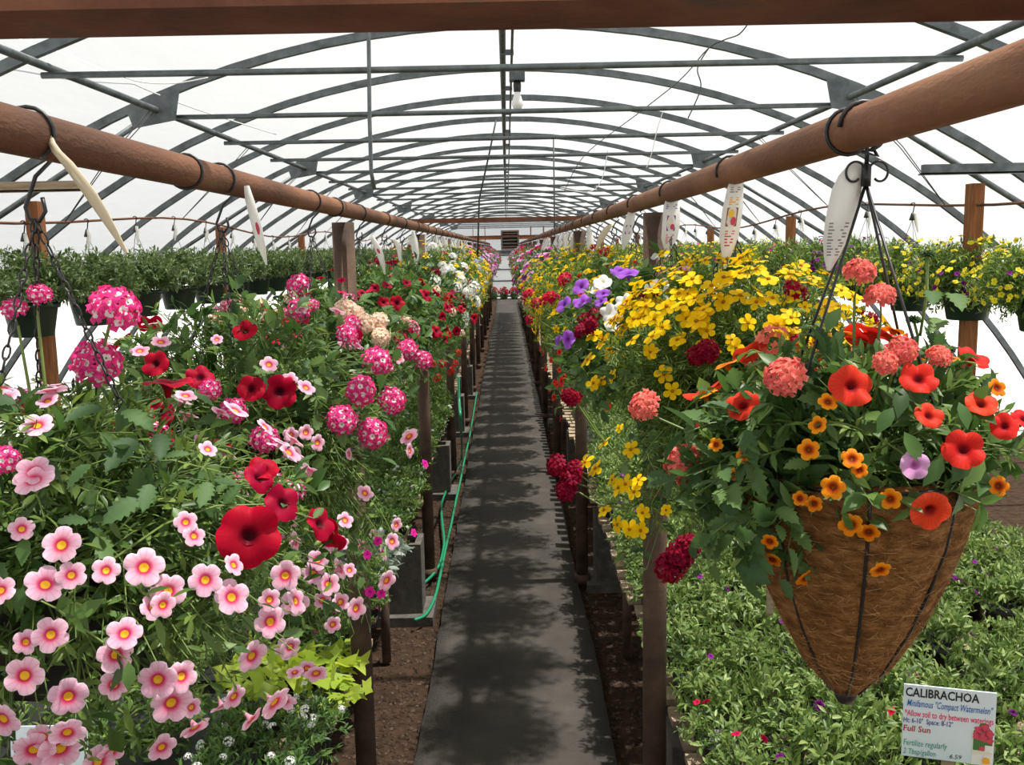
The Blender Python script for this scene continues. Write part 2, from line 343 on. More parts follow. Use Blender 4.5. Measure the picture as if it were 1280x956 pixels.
# loose bark in the strips beside the walk
mb = MB(); rng = np.random.default_rng(11)
for side in (-1, 1):
    n = 5200
    X = side*(0.36+rng.random(n)**1.3*0.42); Y = 1.0+rng.random(n)**1.6*9
    for x, y in zip(X, Y):
        if abs((y-(2.30 if side < 0 else 2.72)+1.21) % 2.42-1.21) < 0.17 and abs(x) > 0.39: continue
        s_ = rng.uniform(0.004, 0.013)
        T = np.array([[-1, -0.6, 0], [1, -0.7, 0], [0.7, 0.8, 0], [-0.8, 0.6, 0], [0, 0, 0.9]])*s_*rng.uniform(0.6, 1.3, (5, 3))
        a = rng.uniform(0, 6.28); c_, n_ = math.cos(a), math.sin(a)
        T = T @ np.array([[c_, n_, 0], [-n_, c_, 0], [0, 0, 1]])
        mb.add(T+np.array([x, y, -0.043]), [(0, 1, 4), (1, 2, 4), (2, 3, 4), (3, 0, 4)])
o = mb.build('bark_mulch', M['mulch'], smooth=False); stuff(o)
tag(o, 'brown bark mulch on the soil strips beside the concrete walk', 'mulch')

# plastic film over the hoops
def film(y0, y1, r):
    ny = int((y1-y0)/0.16); th0 = math.asin(XW/HR)
    na = 72; V = []; F = []
    rg = np.random.default_rng(5)
    for j in range(ny+1):
        y = y0+(y1-y0)*j/ny
        ph = ((y-4.04)/1.27) % 1.0
        for i in range(na+1):
            t = -th0+2*th0*i/na
            rr = r-0.022*math.sin(math.pi*ph)**1.0 + 0.006*math.sin(9*t+3*y)*math.sin(math.pi*ph)+rg.normal(0, 0.0012)
            V.append((rr*math.sin(t), y, HC+rr*math.cos(t)))
    F = [(j*(na+1)+i, j*(na+1)+i+1, (j+1)*(na+1)+i+1, (j+1)*(na+1)+i) for j in range(ny) for i in range(na)]
    return MB().add(V, F)
o = film(Y0, Y1, HR+0.045).build('ceiling', M['skin']); struct(o)
def gable(y, name):
    xs = np.linspace(-XW, XW, 41); V = []; F = []
    for x in xs: V += [(x, y, -0.05), (x, y, max(hoop_z(x), 0)+0.02)]
    F = [(2*i, 2*i+2, 2*i+3, 2*i+1) for i in range(40)]
    o = MB().add(V, F).build(name, M['skin'], smooth=False); struct(o); return o
gable(Y1, 'wall_back'); gable(Y0, 'wall_front')

# hoops with their cross ties
PW, PH = 1.88, 2.62                      # half span and height of the cross tie
th0 = math.asin(XW/HR)-0.01
def bow_mesh():
    t = np.linspace(-th0, th0, 49)
    P = np.stack([HR*np.sin(t), 0*t, HC+HR*np.cos(t)], 1)
    mbw = MB(); n = len(P)
    R_ = np.stack([np.sin(t), 0*t, np.cos(t)], 1)
    hw, hh = 0.017, 0.022
    ring = []
    for k in range(n):
        for a, b in ((-hw, -hh), (hw, -hh), (hw, hh), (-hw, hh)):
            ring.append(P[k]+R_[k]*b+np.array([0, a, 0]))
    F = [(k*4+i, k*4+(i+1) % 4, (k+1)*4+(i+1) % 4, (k+1)*4+i) for k in range(n-1) for i in range(4)]
    mbw.add(ring, F); return mbw.mesh('bow', M['galv'], False)
bowm = bow_mesh()
chordm = MB().tube([(-PW-0.02, 0, PH-0.03), (-0.6, 0, PH-0.033), (0.6, 0, PH-0.031), (PW+0.02, 0, PH-0.03)], 0.0135, 8).mesh('cross_tie', M['galv'])
def bracem(s_):
    x2 = 3.55
    return MB().tube([(s_*(PW-0.02), -0.01, PH+0.02), (s_*x2, -0.01, hoop_z(x2)-0.03)], 0.017, 8).mesh('brace', M['galv'])
br = {s_: bracem(s_) for s_ in (-1, 1)}
def gusm(s_):
    V = np.array([(PW-0.10, 0, PH-0.05), (PW+0.13, 0, PH-0.09), (PW+0.16, 0, PH+0.0), (PW-0.05, 0, PH+0.11), (PW-0.13, 0, PH+0.1)])*np.array([s_, 1, 1])
    A = V+np.array([0, -0.028, 0]); B = V+np.array([0, -0.034, 0])
    F = [(0, 1, 2, 3, 4), (9, 8, 7, 6, 5)]+[(i, (i+1) % 5, 5+(i+1) % 5, 5+i) for i in range(5)]
    return MB().add(np.concatenate([A, B]), F).mesh('gusset_plate', M['galv'], False)
gs = {s_: gusm(s_) for s_ in (-1, 1)}
BOWY = [4.04+1.27*k for k in range(-3, 9)]+[14.2+1.9*k for k in range(1, 12)]
for k, y in enumerate(BOWY):
    braced = (k-4) % 3 == 0
    special = {3: 'plain roof hoop from which the dark conduit drops', 4: 'braced roof hoop with gusset plates just before the bulb lamp', 5: 'plain roof hoop directly behind the bulb lamp'}.get(k)
    t = thing('roof_hoop', special or ('braced galvanised roof hoop over the massed baskets beyond the bulb lamp' if braced else 'plain galvanised roof hoop with a straight cross tie, away from the bulb lamp'), 'roof hoop', (0, y, 0),
              None if special else ('braced roof hoops' if braced else 'plain roof hoops'))
    link('bow', bowm, t); link('cross_tie', chordm, t)
    if braced:
        for s_ in (-1, 1): link('brace', br[s_], t); link('gusset_plate', gs[s_], t)
# purlins
for s_, nm in ((-1, 'roof purlin over the hose side of the aisle'), (1, 'roof purlin over the sign side of the aisle')):
    tag(MB().tube([(s_*PW, y, PH+0.005) for y in (0.2, 12, 24, 36.0)], 0.0185, 8).build('purlin', M['galv']), 'long grey tube '+nm, 'purlin')
rg_ = thing('ridge_purlin', 'long grey tube along the ridge carrying clipped conduit', 'purlin', (0, 0, hoop_z(0)-0.045))
MB().tube([(0, y, 0) for y in (0.3, 12, 24, 36.0)], 0.019, 8).build('tube', M['galv'], rg_)
MB().tube([(0.055, y, -0.01) for y in (0.3, 12, 24, 36.0)], 0.008, 6).build('conduit', M['galv'], rg_)
for y in np.arange(5.8, 24, 1.27):
    MB().box((0.028, y, -0.01), (0.075, 0.02, 0.03)).build('clip', M['galv'], rg_, smooth=False)
# lamp under the ridge
t = thing('bulb_lamp', 'bare white bulb in a socket below the ridge conduit box', 'lamp', (0.09, 6.3, hoop_z(0)-0.06))
MB().box((0, 0, -0.04), (0.10, 0.10, 0.07)).build('junction_box', M['galv'], t, smooth=False)
MB().lathe([(0, -0.075), (0.022, -0.075), (0.026, -0.10), (0.024, -0.14), (0.018, -0.145)], 12).build('socket', M['cable'], t)
MB().lathe([(0.015, -0.14), (0.022, -0.165), (0.036, -0.205), (0.037, -0.225), (0.025, -0.25), (0.0, -0.26)], 14).build('bulb', M['bulb'], t)

# electric drops
P = [at_y(460, -30, 4.0), at_y(461, 60, 4.0), at_y(462, 150, 4.0), at_y(464, 215, 4.0), at_y(468, 236, 4.02)]
P[0][2] = hoop_z(P[0][0])-0.02
tag(MB().tube(P, 0.009, 6).build('conduit_drop', M['galv']), 'dark conduit dropping from the hoops above the post with white tags', 'conduit')
P = [at_y(620, 150, 9.0), at_y(612, 190, 9.0), at_y(602, 235, 9.0), at_y(599, 250, 9.0), at_y(598, 285, 9.0), at_y(597, 325, 9.0)]
tag(MB().tube(P, 0.009, 6).build('cable_drop', M['cable']), 'black cable swinging from the ridge then hanging straight down', 'cable')
p = at_y(693, 262, 10.0); q = at_y(693, 300, 10.0)
tag(MB().tube([(p[0], 10, hoop_z(p[0])-0.02), p, q], 0.008, 6).build('drop_rod', M['wire']), 'thin grey rod hanging to the sign side pipe rail', 'rod')

# pipe rails, posts and cross bars
RL, RR = -0.48, 0.39
ZP = 1.85+0.123
PR = 0.0235
def rail(x, label):
    pts = [(x, y, ZP) for y in np.arange(-1.2, 29, 2.4)]
    return tag(MB().tube(pts, PR, 20).build('pipe_rail', M['rust']), label, 'pipe rail')
rail(RL, 'rusty pipe rail carrying hanging baskets over the bench by the green hose')
rail(RR, 'rusty pipe rail carrying the coir cone basket and its row')
PYL = [2.82+2.42*k for k in range(0, 11)]; PYR = [2.49+2.6*k for k in range(0, 10)]
postm = MB().tube([(0, 0, -0.03), (0, 0, ZP-PR+0.004)], 0.033, 16); postm.lathe([(0.033, 0.0), (0.046, 0.0), (0.046, 0.05), (0.033, 0.055)], 16); postm = postm.mesh('support_post', M['post'])
for k, y in enumerate(PYL):
    sp_ = ('rusty steel post rising behind the peach verbena basket', 'rusty steel post beside the white verbena basket on the hose side')
    tag(link('support_post', postm, loc=(RL, y, -0.02)), sp_[k] if k < 2 else 'rusty steel post on the hose side among yellow and lavender baskets', 'post', None if k < 2 else 'hose side posts')
for k, y in enumerate(PYR):
    sp_ = ('rusty steel post beside the tag with the violet picture', 'rusty steel post in the yellow bidens past the crimson verbena')
    tag(link('support_post', postm, loc=(RR, y, -0.02)), sp_[k] if k < 2 else 'rusty steel post under the coir basket rail among magenta and lavender baskets', 'post', None if k < 2 else 'sign side posts')
def crossbar(y, label, z=ZP+PR, x0=-0.62, x1=0.55, h=0.024, skew=0.0, dep=0.03):
    b = MB()
    b.box((0, 0, h/2), (x1-x0, dep, h))
    o = b.build('cross_bar', M['rustbar'], smooth=False); o.location = ((x0+x1)/2, y, z+0.001); o.rotation_euler = (0, 0, skew)
    return tag(o, label, 'cross bar')
crossbar(0.635, 'rusty steel bar across both pipe rails before the bulb lamp', x0=-0.62, x1=0.56, h=0.035, dep=0.075)
crossbar(5.4, 'reddish rusty bar tying the two pipe rails over mid aisle', x0=-0.55, x1=0.48)
crossbar(13.0, 'thin rusty bar tying the pipe rails among the lavender baskets', x0=-0.56, x1=0.47)
# iron collars on the rails
for x, Ys in ((RL, [1180*0.48/390, 1180*.48/400*1.9]), (RR, [1180*0.39/420])):
    for y in Ys:
        o = MB().ring((0, 0, 0), PR+0.002, 0.0025, 'y', 20, 6).build('wire_ring', M['black']); o.location = (x, y, ZP)
        tag(o, 'thin black wire ring round the rusty pipe rail', 'wire ring', 'wire rings on rails')

# outer rods on wooden posts
XO = 2.4
def rod_z(y): return 2.06+0.05*math.sin(y*1.1)
for s_, side in ((-1, 'green leafy pots'), (1, 'yellow flower baskets')):
    P = [(s_*XO, y, rod_z(y)) for y in np.arange(3.2, 27, 0.5)]
    tag(MB().tube(P, 0.008, 6).build('hanging_rod', M['rust']), 'long thin rod from which the row of '+side+' hangs', 'rod')
    for k in range(7):
        y = 4.85+3.15*k
        zt = rod_z(y)+0.01 if k else 2.16
        tag(MB().box((s_*XO-0.0, y+0.05, zt/2-0.03), (0.065, 0.075, zt)).build('wood_post', M['redwood'], smooth=False), ('reddish wooden post with the cross rail by the ' if k == 0 else 'reddish wooden post without a cross rail holding the rod of ')+side, 'post', None if k == 0 else 'posts by the '+side)
    # flat cross rail at the first post
    b = MB().box((s_*(XO+0.55), 4.78, 2.195), (1.75, 0.04, 0.05)); b.box((s_*(XO+0.55), 4.795, 2.175), (1.75, 0.07, 0.008))
    tag(b.build('cross_rail', M['galv'] if s_ > 0 else M['plank'], smooth=False), 'grey channel rail across the first wooden post by the '+side if s_ > 0 else 'pale wooden rail across the first wooden post by the '+side, 'rail')
    # twin tie wires from purlin to rod
    for k in range(9):
        y = 5.2+1.9*k
        b = MB()
        for d in (0, 0.06):
            b.tube([(s_*PW, y+d, PH), (s_*(PW+0.27), y+d*0.6+0.01, PH-0.27), (s_*XO, y+0.02, rod_z(y))], 0.0028, 4)
        tag(b.build('tie_wire', M['wire']), 'twisted twin wire tying the purlin to the rod of '+side, 'wire', 'tie wires by the '+side)
# loose strings and wires under the film
def cord(px, Y, r, mat, label):
    P = [at_y(x, y, yy) for (x, y), yy in zip(px, Y if isinstance(Y, (list, tuple)) else [Y]*len(px))]
    Q = []
    for i in range(len(P)-1):
        for t_ in np.linspace(0, 1, 6, endpoint=False):
            p0 = P[max(i-1, 0)]; p1 = P[i]; p2 = P[i+1]; p3 = P[min(i+2, len(P)-1)]
            Q.append(0.5*((2*p1)+(-p0+p2)*t_+(2*p0-5*p1+4*p2-p3)*t_**2+(-p0+3*p1-3*p2+p3)*t_**3))
    Q.append(P[-1])
    return tag(MB().tube(Q, r, 5).build('loose_cord', mat), label, 'cord')
cord([(20, 48), (100, 75), (190, 115), (250, 138), (345, 168)], [4.2, 4.6, 5.2, 5.7, 6.6], 0.004, M['string'], 'white string slung under the film beside the gusset plate')
cord([(150, 95), (180, 103), (220, 104), (260, 97)], [4.8]*4, 0.003, M['string'], 'short white string sagging against the film')
cord([(940, 22), (925, 42), (905, 50), (884, 62), (850, 100), (800, 140), (730, 195), (705, 240)], [4, 4.1, 4.2, 4.3, 5, 5.8, 7, 8], 0.003, M['wire'], 'thin dark wire looping from the near hoop toward the ridge')
cord([(886, 60), (872, 85), (876, 110), (860, 148)], 4.3, 0.003, M['wire'], 'short curled wire dangling from a cross tie')
cord([(832, 130), (822, 160), (815, 190), (808, 210)], 6.4, 0.003, M['string'], 'pale string dangling from a cross tie')
cord([(760, 185), (752, 225), (735, 240), (700, 235)], 8.6, 0.004, M['string'], 'pale string looping between two far cross ties')

# end wall framing
YE = 36.0
def ew(x, y): return at_y(x, y, YE)
def stud(x0, y0, x1, y1, name, mat, label, cat, grp=None, d=0.08):
    a = ew(x0, y0); b = ew(x1, y1)
    o = MB().box(((a[0]+b[0])/2, YE+0.02, (a[2]+b[2])/2), (abs(b[0]-a[0]), d, abs(b[2]-a[2]))).build(name, mat, smooth=False)
    return tag(o, label, cat, grp)
for x in (592, 607, 664, 680):
    stud(x-1.5, 282, x+1.5, 374, 'wall_stud', M['redwood'], 'brown upright stud of the far end wall', 'stud', 'end wall studs')
stud(613, 313, 655, 318, 'wall_rail', M['galv'], 'grey beam over the doorway in the far end wall', 'beam', d=0.14)
stud(575, 296, 690, 298, 'wall_rail', M['redwood'], 'brown rail across the far end wall behind the fan', 'rail', d=0.1)
# fan
a = ew(626, 288); b = ew(649, 312)
t = thing('exhaust_fan', 'brown square exhaust fan box high in the far end wall', 'fan', ((a[0]+b[0])/2, YE-0.15, b[2]))
w_, h_ = b[0]-a[0], a[2]-b[2]
fb = MB(); th = 0.06
for c_, d_ in (((0, 0, th/2), (w_, 0.3, th)), ((0, 0, h_-th/2), (w_, 0.3, th)), ((-w_/2+th/2, 0, h_/2), (th, 0.3, h_-2*th)), ((w_/2-th/2, 0, h_/2), (th, 0.3, h_-2*th))): fb.box(c_, d_)
fb.build('housing', M['fan'], t, smooth=False)
MB().box((0, 0.12, h_/2), (w_-2*th, 0.02, h_-2*th)).build('back_plate', M['dark'], t, smooth=False)
for k in range(5): MB().box((0, -0.1, th+(h_-2*th)*(k+0.5)/5), (w_-2*th, 0.03, 0.035)).build('louvre', M['fan'], t, smooth=False)
# door
a = ew(613, 318); b = ew(655, 376)
d_ = thing('door_1', 'white panelled door at the far end of the aisle', 'door', ((a[0]+b[0])/2, YE-0.06, 0)); d_['kind'] = 'structure'; del d_['category']
w_ = b[0]-a[0]; h_ = a[2]
MB().box((0, 0, h_/2), (w_, 0.04, h_)).build('panel', M['panel'], d_, smooth=False)
for z in (0.05, 0.62, 1.05, h_-0.04): MB().box((0, -0.03, z), (w_, 0.03, 0.05)).build('door_rail', M['galv'], d_, smooth=False)
for x in (-w_/2+0.03, w_/2-0.03): MB().box((x, -0.03, h_/2), (0.06, 0.03, h_)).build('door_stile', M['galv'], d_, smooth=False)

# ================================================================== BENCHES
BZ = 0.48
plankm = MB().box((0, 0, 0), (1.62, 0.088, 0.02)).mesh('plank', M['plank'], False)
def bench(s_, label):
    t = thing('bench', label, 'bench', (1.262 if s_ > 0 else -1.33, 1.0, 0))
    rg = np.random.default_rng(20+s_)
    for k in range(236):
        o = link('plank', plankm, t, (rg.normal(0, 0.012), 0.0+0.135*k, BZ-0.01+rg.normal(0, 0.0012)))
        o.rotation_euler = (0, 0, rg.normal(0, 0.006))
    for x in (-0.74, 0.0, 0.74):
        MB().box((x, 15.9, BZ-0.065), (0.045, 32.2, 0.085)).build('stringer', M['wood'], t, smooth=False)
    lm = MB().tube([(0, 0, -0.03), (0, 0, BZ-0.108)], 0.021, 12).mesh('leg', M['post'])
    for k in range(14):
        for x in (-0.74, 0.74): link('leg', lm, t, (x, 0.74+2.4*k, 0))
    return t
bench(-1, 'slatted wooden bench beside the green hose')
bench(1, 'slatted wooden bench beneath the coir cone basket')
# concrete blocks under the benches
def block_mesh():
    b = MB(); l, w_, h_ = 0.39, 0.19, 0.182
    V = []; F = []
    b.box((0, -w_/2+0.016, h_/2), (l, 0.032, h_)); b.box((0, w_/2-0.016, h_/2), (l, 0.032, h_))
    for x in (-l/2+0.016, 0, l/2-0.016): b.box((x, 0, h_/2), (0.032, w_-0.064, h_))
    return b.mesh('concrete_block', M['block'], False)
blm = block_mesh(); padm = MB().box((0, 0, 0.015), (0.50, 0.30, 0.07)).mesh('concrete_pad', M['block'], False)
for s_, side, y0 in ((-1, 'hose', 2.30), (1, 'sign', 2.72)):
    for k in range(5):
        y = y0+2.42*k; x = 0.66 if s_ > 0 else -0.66
        tag(link('concrete_pad', padm, loc=(x, y, -0.045)), f'flat concrete pad under the stacked blocks on the {side} side', 'pad', f'{side} side pads')
        for j, nm in ((0, 'lower'), (1, 'upper')):
            tag(link('concrete_block', blm, loc=(x, y, 0.006+0.1825*j)), f'{nm} hollow concrete block propping the bench on the {side} side', 'concrete block', f'{nm} blocks {side} side')

# ================================================================== PLANT PARTS
def leaf_t(w=0.26, fold=0.05, droop=0.10):
    V = np.array([(0, 0, 0), (-w*0.42, 0.28, fold*0.8), (0, 0.3, 0), (w*0.42, 0.28, fold*0.8), (-w*0.5, 0.6, fold*0.6), (0, 0.62, -droop*0.3), (w*0.5, 0.6, fold*0.6), (0, 1.0, -droop)])
    F = [(0, 2, 1), (0, 3, 2), (1, 2, 5, 4), (2, 3, 6, 5), (4, 5, 7), (5, 6, 7)]
    return V, F
def leaf_simple(w=0.3):
    V = np.array([(0, 0, 0), (-w*0.5, 0.5, 0.04), (0, 1.0, -0.08), (w*0.5, 0.5, 0.04)])
    return V, [(0, 3, 2), (0, 2, 1)]
def leaf_serr(w=0.62, teeth=6):
    mid = [(0, t, -0.10*t*t) for t in np.linspace(0, 1, teeth+1)]
    Lf = []; Rt = []
    for k in range(teeth):
        t0 = (k+0.25)/teeth; t1 = (k+0.95)/teeth
        e = lambda t: w*0.5*math.sin(math.pi*min(1, t*0.95+0.06))**0.8*(1.0-0.25*t)
        for t, f in ((t0, 0.72), (t1, 1.08)):
            Lf.append((-e(t)*f, t+0.03*f, 0.06*e(t)/w*4-0.1*t*t)); Rt.append((e(t)*f, t+0.03*f, 0.06*e(t)/w*4-0.1*t*t))
    V = np.array(mid+Lf+Rt); n = teeth+1; nl = len(Lf); F = []
    for k in range(teeth):
        a, b = n+2*k, n+2*k+1
        F += [(k, k+1, b, a)]
        if k < teeth-1: F += [(k+1, n+2*k+2, b)]
        a, b = n+nl+2*k, n+nl+2*k+1
        F += [(k, a, b, k+1)]
        if k < teeth-1: F += [(k+1, b, n+nl+2*k+2)]
    return V, F
def leaf_fine():
    V = []; F = []
    for ang, l, b in ((0, 1.0, 0.0), (0.75, 0.6, 0.3), (-0.75, 0.6, 0.3), (0.6, 0.5, 0.55), (-0.6, 0.5, 0.55)):
        d = np.array([math.sin(ang), math.cos(ang), 0.0]); s_ = np.array([d[1], -d[0], 0])*0.045
        p = np.array([0, b, 0]); k = len(V)
        V += [p, p+d*l*0.5+s_, p+d*l+np.array([0, 0, -0.08]), p+d*l*0.5-s_]; F += [(k, k+1, k+2), (k, k+2, k+3)]
    return np.array(V), F
def leaf_heart():
    ang = [0, 25, 50, 75, 105, 135, 160, 180]; rad = [1.0, 0.62, 0.5, 0.78, 0.45, 0.42, 0.5, 0.28]
    V = [(0, 0.0, 0)]
    pts = [(math.sin(math.radians(a))*r_, math.cos(math.radians(a))*r_+0.25, 0.05 - 0.12*(1-math.cos(math.radians(a)))*0.2 - 0.1*r_*r_*max(0, math.cos(math.radians(a)))) for a, r_ in zip(ang, rad)]
    V += pts+[(-x, y, z) for x, y, z in pts[1:-1]][::-1]
    n = len(V)-1
    V[0] = (0, 0.2, 0)
    return np.array(V), [(0, 1+(i+1) % n, 1+i) for i in range(n)]
LT = dict(cali=leaf_t(0.26), pet=leaf_t(0.46, 0.07, 0.16), simple=leaf_simple(0.3), simple_w=leaf_simple(0.45), serr=leaf_serr(), fine=leaf_fine(), heart=leaf_heart(), bed=leaf_t(0.30, 0.06, 0.12))
def place_leaves(mb, tm, P, D, N, S, m=0):
    V, F = tm; P = np.asarray(P); D = nrm(D)
    N = N-(N*D).sum(1, keepdims=True)*D
    N = nrm(N+1e-6); X = np.cross(D, N)
    S = np.asarray(S)
    W = P[:, None, :]+S[:, None, None]*(V[None, :, 0:1]*X[:, None, :]+V[None, :, 1:2]*D[:, None, :]+V[None, :, 2:3]*N[:, None, :])
    k = mb.n; nv = len(V); n = len(P)
    mb.V.append(W.reshape(-1, 3)); mb.R.append(np.zeros(n*nv)); mb.A.append(np.zeros(n*nv))
    for f in F:
        A = (np.arange(n)*nv+k)[:, None]+np.array(f)
        mb.F += [tuple(r) for r in A.tolist()]
    mb.M += [m]*(n*len(F)); mb.n += n*nv
def rand_dirs(rng, n, zmin=-0.5):
    z = rng.uniform(zmin, 1, n); a = rng.uniform(0, 2*math.pi, n); q = np.sqrt(1-z*z)
    return np.stack([q*np.cos(a), q*np.sin(a), z], 1)
def foliage(seed, c, rad, kinds, zmin=-0.55, stem_r=0.0012, root=None, inner=0.0, stems=True):
    """shoots from the pot out to an ellipsoid; kinds = [(template, material slot, leaf size, shoots, leaves per shoot)]; slot 0 is the stem"""
    rng = np.random.default_rng(seed); mb = MB(); c = np.asarray(c, float); rad = np.asarray(rad, float)
    root = c-np.array([0, 0, rad[2]*0.45]) if root is None else np.asarray(root, float)
    for tm, slot, size, ns, per in kinds:
        D = rand_dirs(rng, ns, zmin)
        E = c+D*rad*rng.uniform(0.72, 1.06, (ns, 1))
        R0 = root+rng.normal(0, 0.35, (ns, 3))*rad*np.array([0.7, 0.7, 0.1])
        C = R0*0.5+E*0.5+np.array([0, 0, 1.0])*rad[2]*0.45*rng.uniform(0.4, 1.2, (ns, 1))
        T = np.linspace(0, 1, 6)
        if stems:
            for i in range(ns):
                Q = [(1-t)**2*R0[i]+2*t*(1-t)*C[i]+t*t*E[i] for t in T[1:]]
                mb.tube(Q, np.linspace(stem_r*1.3, stem_r*0.6, 5), 3, 0, cap=False)
        tt = rng.uniform(0.42, 1.0, (ns, per))**0.8; tt[:, 0] = 1.0
        t = tt[..., None]
        P = (1-t)**2*R0[:, None]+2*t*(1-t)*C[:, None]+t*t*E[:, None]
        tan = nrm(2*(1-t)*(C-R0)[:, None]+2*t*(E-C)[:, None])
        side = rng.normal(0, 1, P.shape); side = nrm(side-(side*tan).sum(-1, keepdims=True)*tan)
        D2 = nrm(tan*rng.uniform(0.25, 0.9, t.shape)+side*0.85+np.array([0, 0, 0.10]))
        out = nrm((P-c)/rad**2)
        N2 = nrm(out*0.7+np.array([0, 0, 0.75])+rng.normal(0, 0.35, P.shape))
        S = size*rng.uniform(0.6, 1.2, tt.shape)*(1.05-0.45*(tt-0.42))
        place_leaves(mb, tm, P.reshape(-1, 3), D2.reshape(-1, 3), N2.reshape(-1, 3), S.reshape(-1), slot)
    return mb

# ---- flowers (unit radius, facing +z, slot 0 petals, slot 1 green tube/calyx)
def g_trumpet(seed, seg=30, notch=0.16, nw=0.20, wave=0.06, rings=((0.0, -0.30), (0.13, -0.26), (0.22, -0.12), (0.42, 0.0), (0.7, 0.05), (0.9, 0.04), (1.0, 0.0)), tube=True, lobes=5, crease=0.0):
    rng = np.random.default_rng(seed)
    th = np.arange(seg)*2*math.pi/seg; w_ = 2*math.pi/lobes
    dd = ((th+w_/2) % w_)-w_/2
    prof = 1-notch*np.exp(-(((np.abs(dd)-w_/2))/nw)**2)
    ph = rng.uniform(0, 6.28); lob = rng.normal(0, wave, lobes)
    li = (np.floor((th+w_/2)/w_).astype(int)) % lobes
    V = []; r_ = []; a_ = []; F = []; Mi = []
    for k, (rr, z) in enumerate(rings):
        q = rr*(1+(prof-1)*rr**2)
        zz = z+rr**2*(lob[li]*np.cos(dd/w_*math.pi)+wave*0.9*np.cos(dd/w_*2*math.pi)*rr+wave*0.5*np.sin(2*th+ph)-crease*np.exp(-((np.abs(dd)-w_/2)/0.22)**2)*min(1, rr*1.6))
        V.append(np.stack([q*np.cos(th), q*np.sin(th), zz], 1)); r_ += [rr]*seg; a_ += list(th)
    K = len(rings)
    F = [(k*seg+i, k*seg+(i+1) % seg, (k+1)*seg+(i+1) % seg, (k+1)*seg+i) for k in range(K-1) for i in range(seg)]; Mi = [0]*len(F)
    if tube:
        n = 8; t8 = np.arange(n)*2*math.pi/n; b0 = K*seg
        pr = ((0.30, -0.08), (0.17, -0.32), (0.11, -0.62), (0.13, -0.66), (0.10, -0.85), (0.03, -0.95))
        for j, (rr, z) in enumerate(pr):
            V.append(np.stack([rr*np.cos(t8), rr*np.sin(t8), np.full(n, z)], 1)); r_ += [0.55]*n; a_ += list(t8)
        for j in range(len(pr)-1):
            F += [(b0+j*n+i, b0+(j+1)*n+i, b0+(j+1)*n+(i+1) % n, b0+j*n+(i+1) % n) for i in range(n)]; Mi += [0 if j < 2 else 1]*n
    return np.concatenate(V), F, Mi, np.array(r_), np.array(a_)
def g_low(seed, seg=10, notch=0.25):
    return g_trumpet(seed, seg, notch, 0.35, 0.05, ((0.0, -0.15), (0.35, 0.0), (1.0, 0.03)), tube=False)
def g_floret(seed, seg=20):
    rng = np.random.default_rng(seed)
    th = np.arange(seg)*2*math.pi/seg; dd = ((th+math.pi/5) % (2*math.pi/5))-math.pi/5
    prof = 1-0.5*np.exp(-((np.abs(dd)-math.pi/5)/0.16)**2)-0.16*np.exp(-(dd/0.13)**2)
    V = []; r_ = []; F = []
    rr_ = ((0.0, -0.22), (0.2, -0.05), (0.45, 0.0), (1.0, -0.02))
    for rr, z in rr_:
        q = rr*(1+(prof-1)*min(1, rr*1.1)**1.3)
        V.append(np.stack([q*np.cos(th), q*np.sin(th), z+rr*0.10*np.cos(dd*5)+rr*rng.normal(0, 0.03, seg)], 1)); r_ += [rr]*seg
    F = [(k*seg+i, k*seg+(i+1) % seg, (k+1)*seg+(i+1) % seg, (k+1)*seg+i) for k in range(len(rr_)-1) for i in range(seg)]
    return np.concatenate(V), F, [0]*len(F), np.array(r_), np.zeros(len(r_))
def g_daisy(seed, petals=5, seg=None, low=False):
    rng = np.random.default_rng(seed); V = []; F = []; r_ = []; Mi = []
    for k in range(petals):
        a = k*2*math.pi/petals+rng.normal(0, 0.05); lift = rng.normal(0.05, 0.12); L_ = rng.uniform(0.92, 1.05)
        d = np.array([math.cos(a), math.sin(a), 0]); s_ = np.array([-d[1], d[0], 0]); b = len(V)
        for t, w_ in (((0.14, 0.10), (0.6, 0.36), (1.0, 0.08)) if low else ((0.12, 0.08), (0.35, 0.24), (0.62, 0.36), (0.85, 0.30), (1.0, 0.10))):
            z = 0.06+lift*t-0.14*t*t
            V += [d*t*L_+s_*w_+[0, 0, z], d*t*L_+[0, 0, z-0.03], d*t*L_-s_*w_+[0, 0, z]]; r_ += [max(t, 0.26)]*3
        nl = 3 if low else 5
        for j in range(nl-1):
            for i in (0, 1): F.append((b+3*j+i, b+3*j+i+1, b+3*j+4+i, b+3*j+3+i)); Mi.append(0)
    n = 6 if low else 10; b = len(V)
    for rr, z in ((0.2, 0.02), (0.19, 0.12), (0.1, 0.17)):
        for i in range(n): V.append(np.array([rr*math.cos(i*2*math.pi/n), rr*math.sin(i*2*math.pi/n), z])); r_.append(0.08)
    for j in (0, 1): 
        for i in range(n): F.append((b+j*n+i, b+j*n+(i+1) % n, b+(j+1)*n+(i+1) % n, b+(j+1)*n+i)); Mi.append(0)
    F.append(tuple(b+2*n+i for i in range(n))); Mi.append(0)
    if not low:
        b = len(V)
        for rr, z in ((0.05, -0.5), (0.07, -0.2), (0.16, -0.04), (0.17, 0.03)):
            for i in range(6): V.append(np.array([rr*math.cos(i*math.pi/3), rr*math.sin(i*math.pi/3), z])); r_.append(0.5)
        for j in range(3):
            for i in range(6): F.append((b+j*6+i, b+j*6+(i+1) % 6, b+(j+1)*6+(i+1) % 6, b+(j+1)*6+i)); Mi.append(1)
    return np.array(V), F, Mi, np.array(r_), np.zeros(len(r_))
def dome_points(n, amax):
    P = []
    for i in range(n):
        z = 1-(1-math.cos(amax))*(i+0.5)/n; a = i*2.39996; q = math.sqrt(max(0, 1-z*z)); P.append((q*math.cos(a), q*math.sin(a), z))
    return np.array(P)
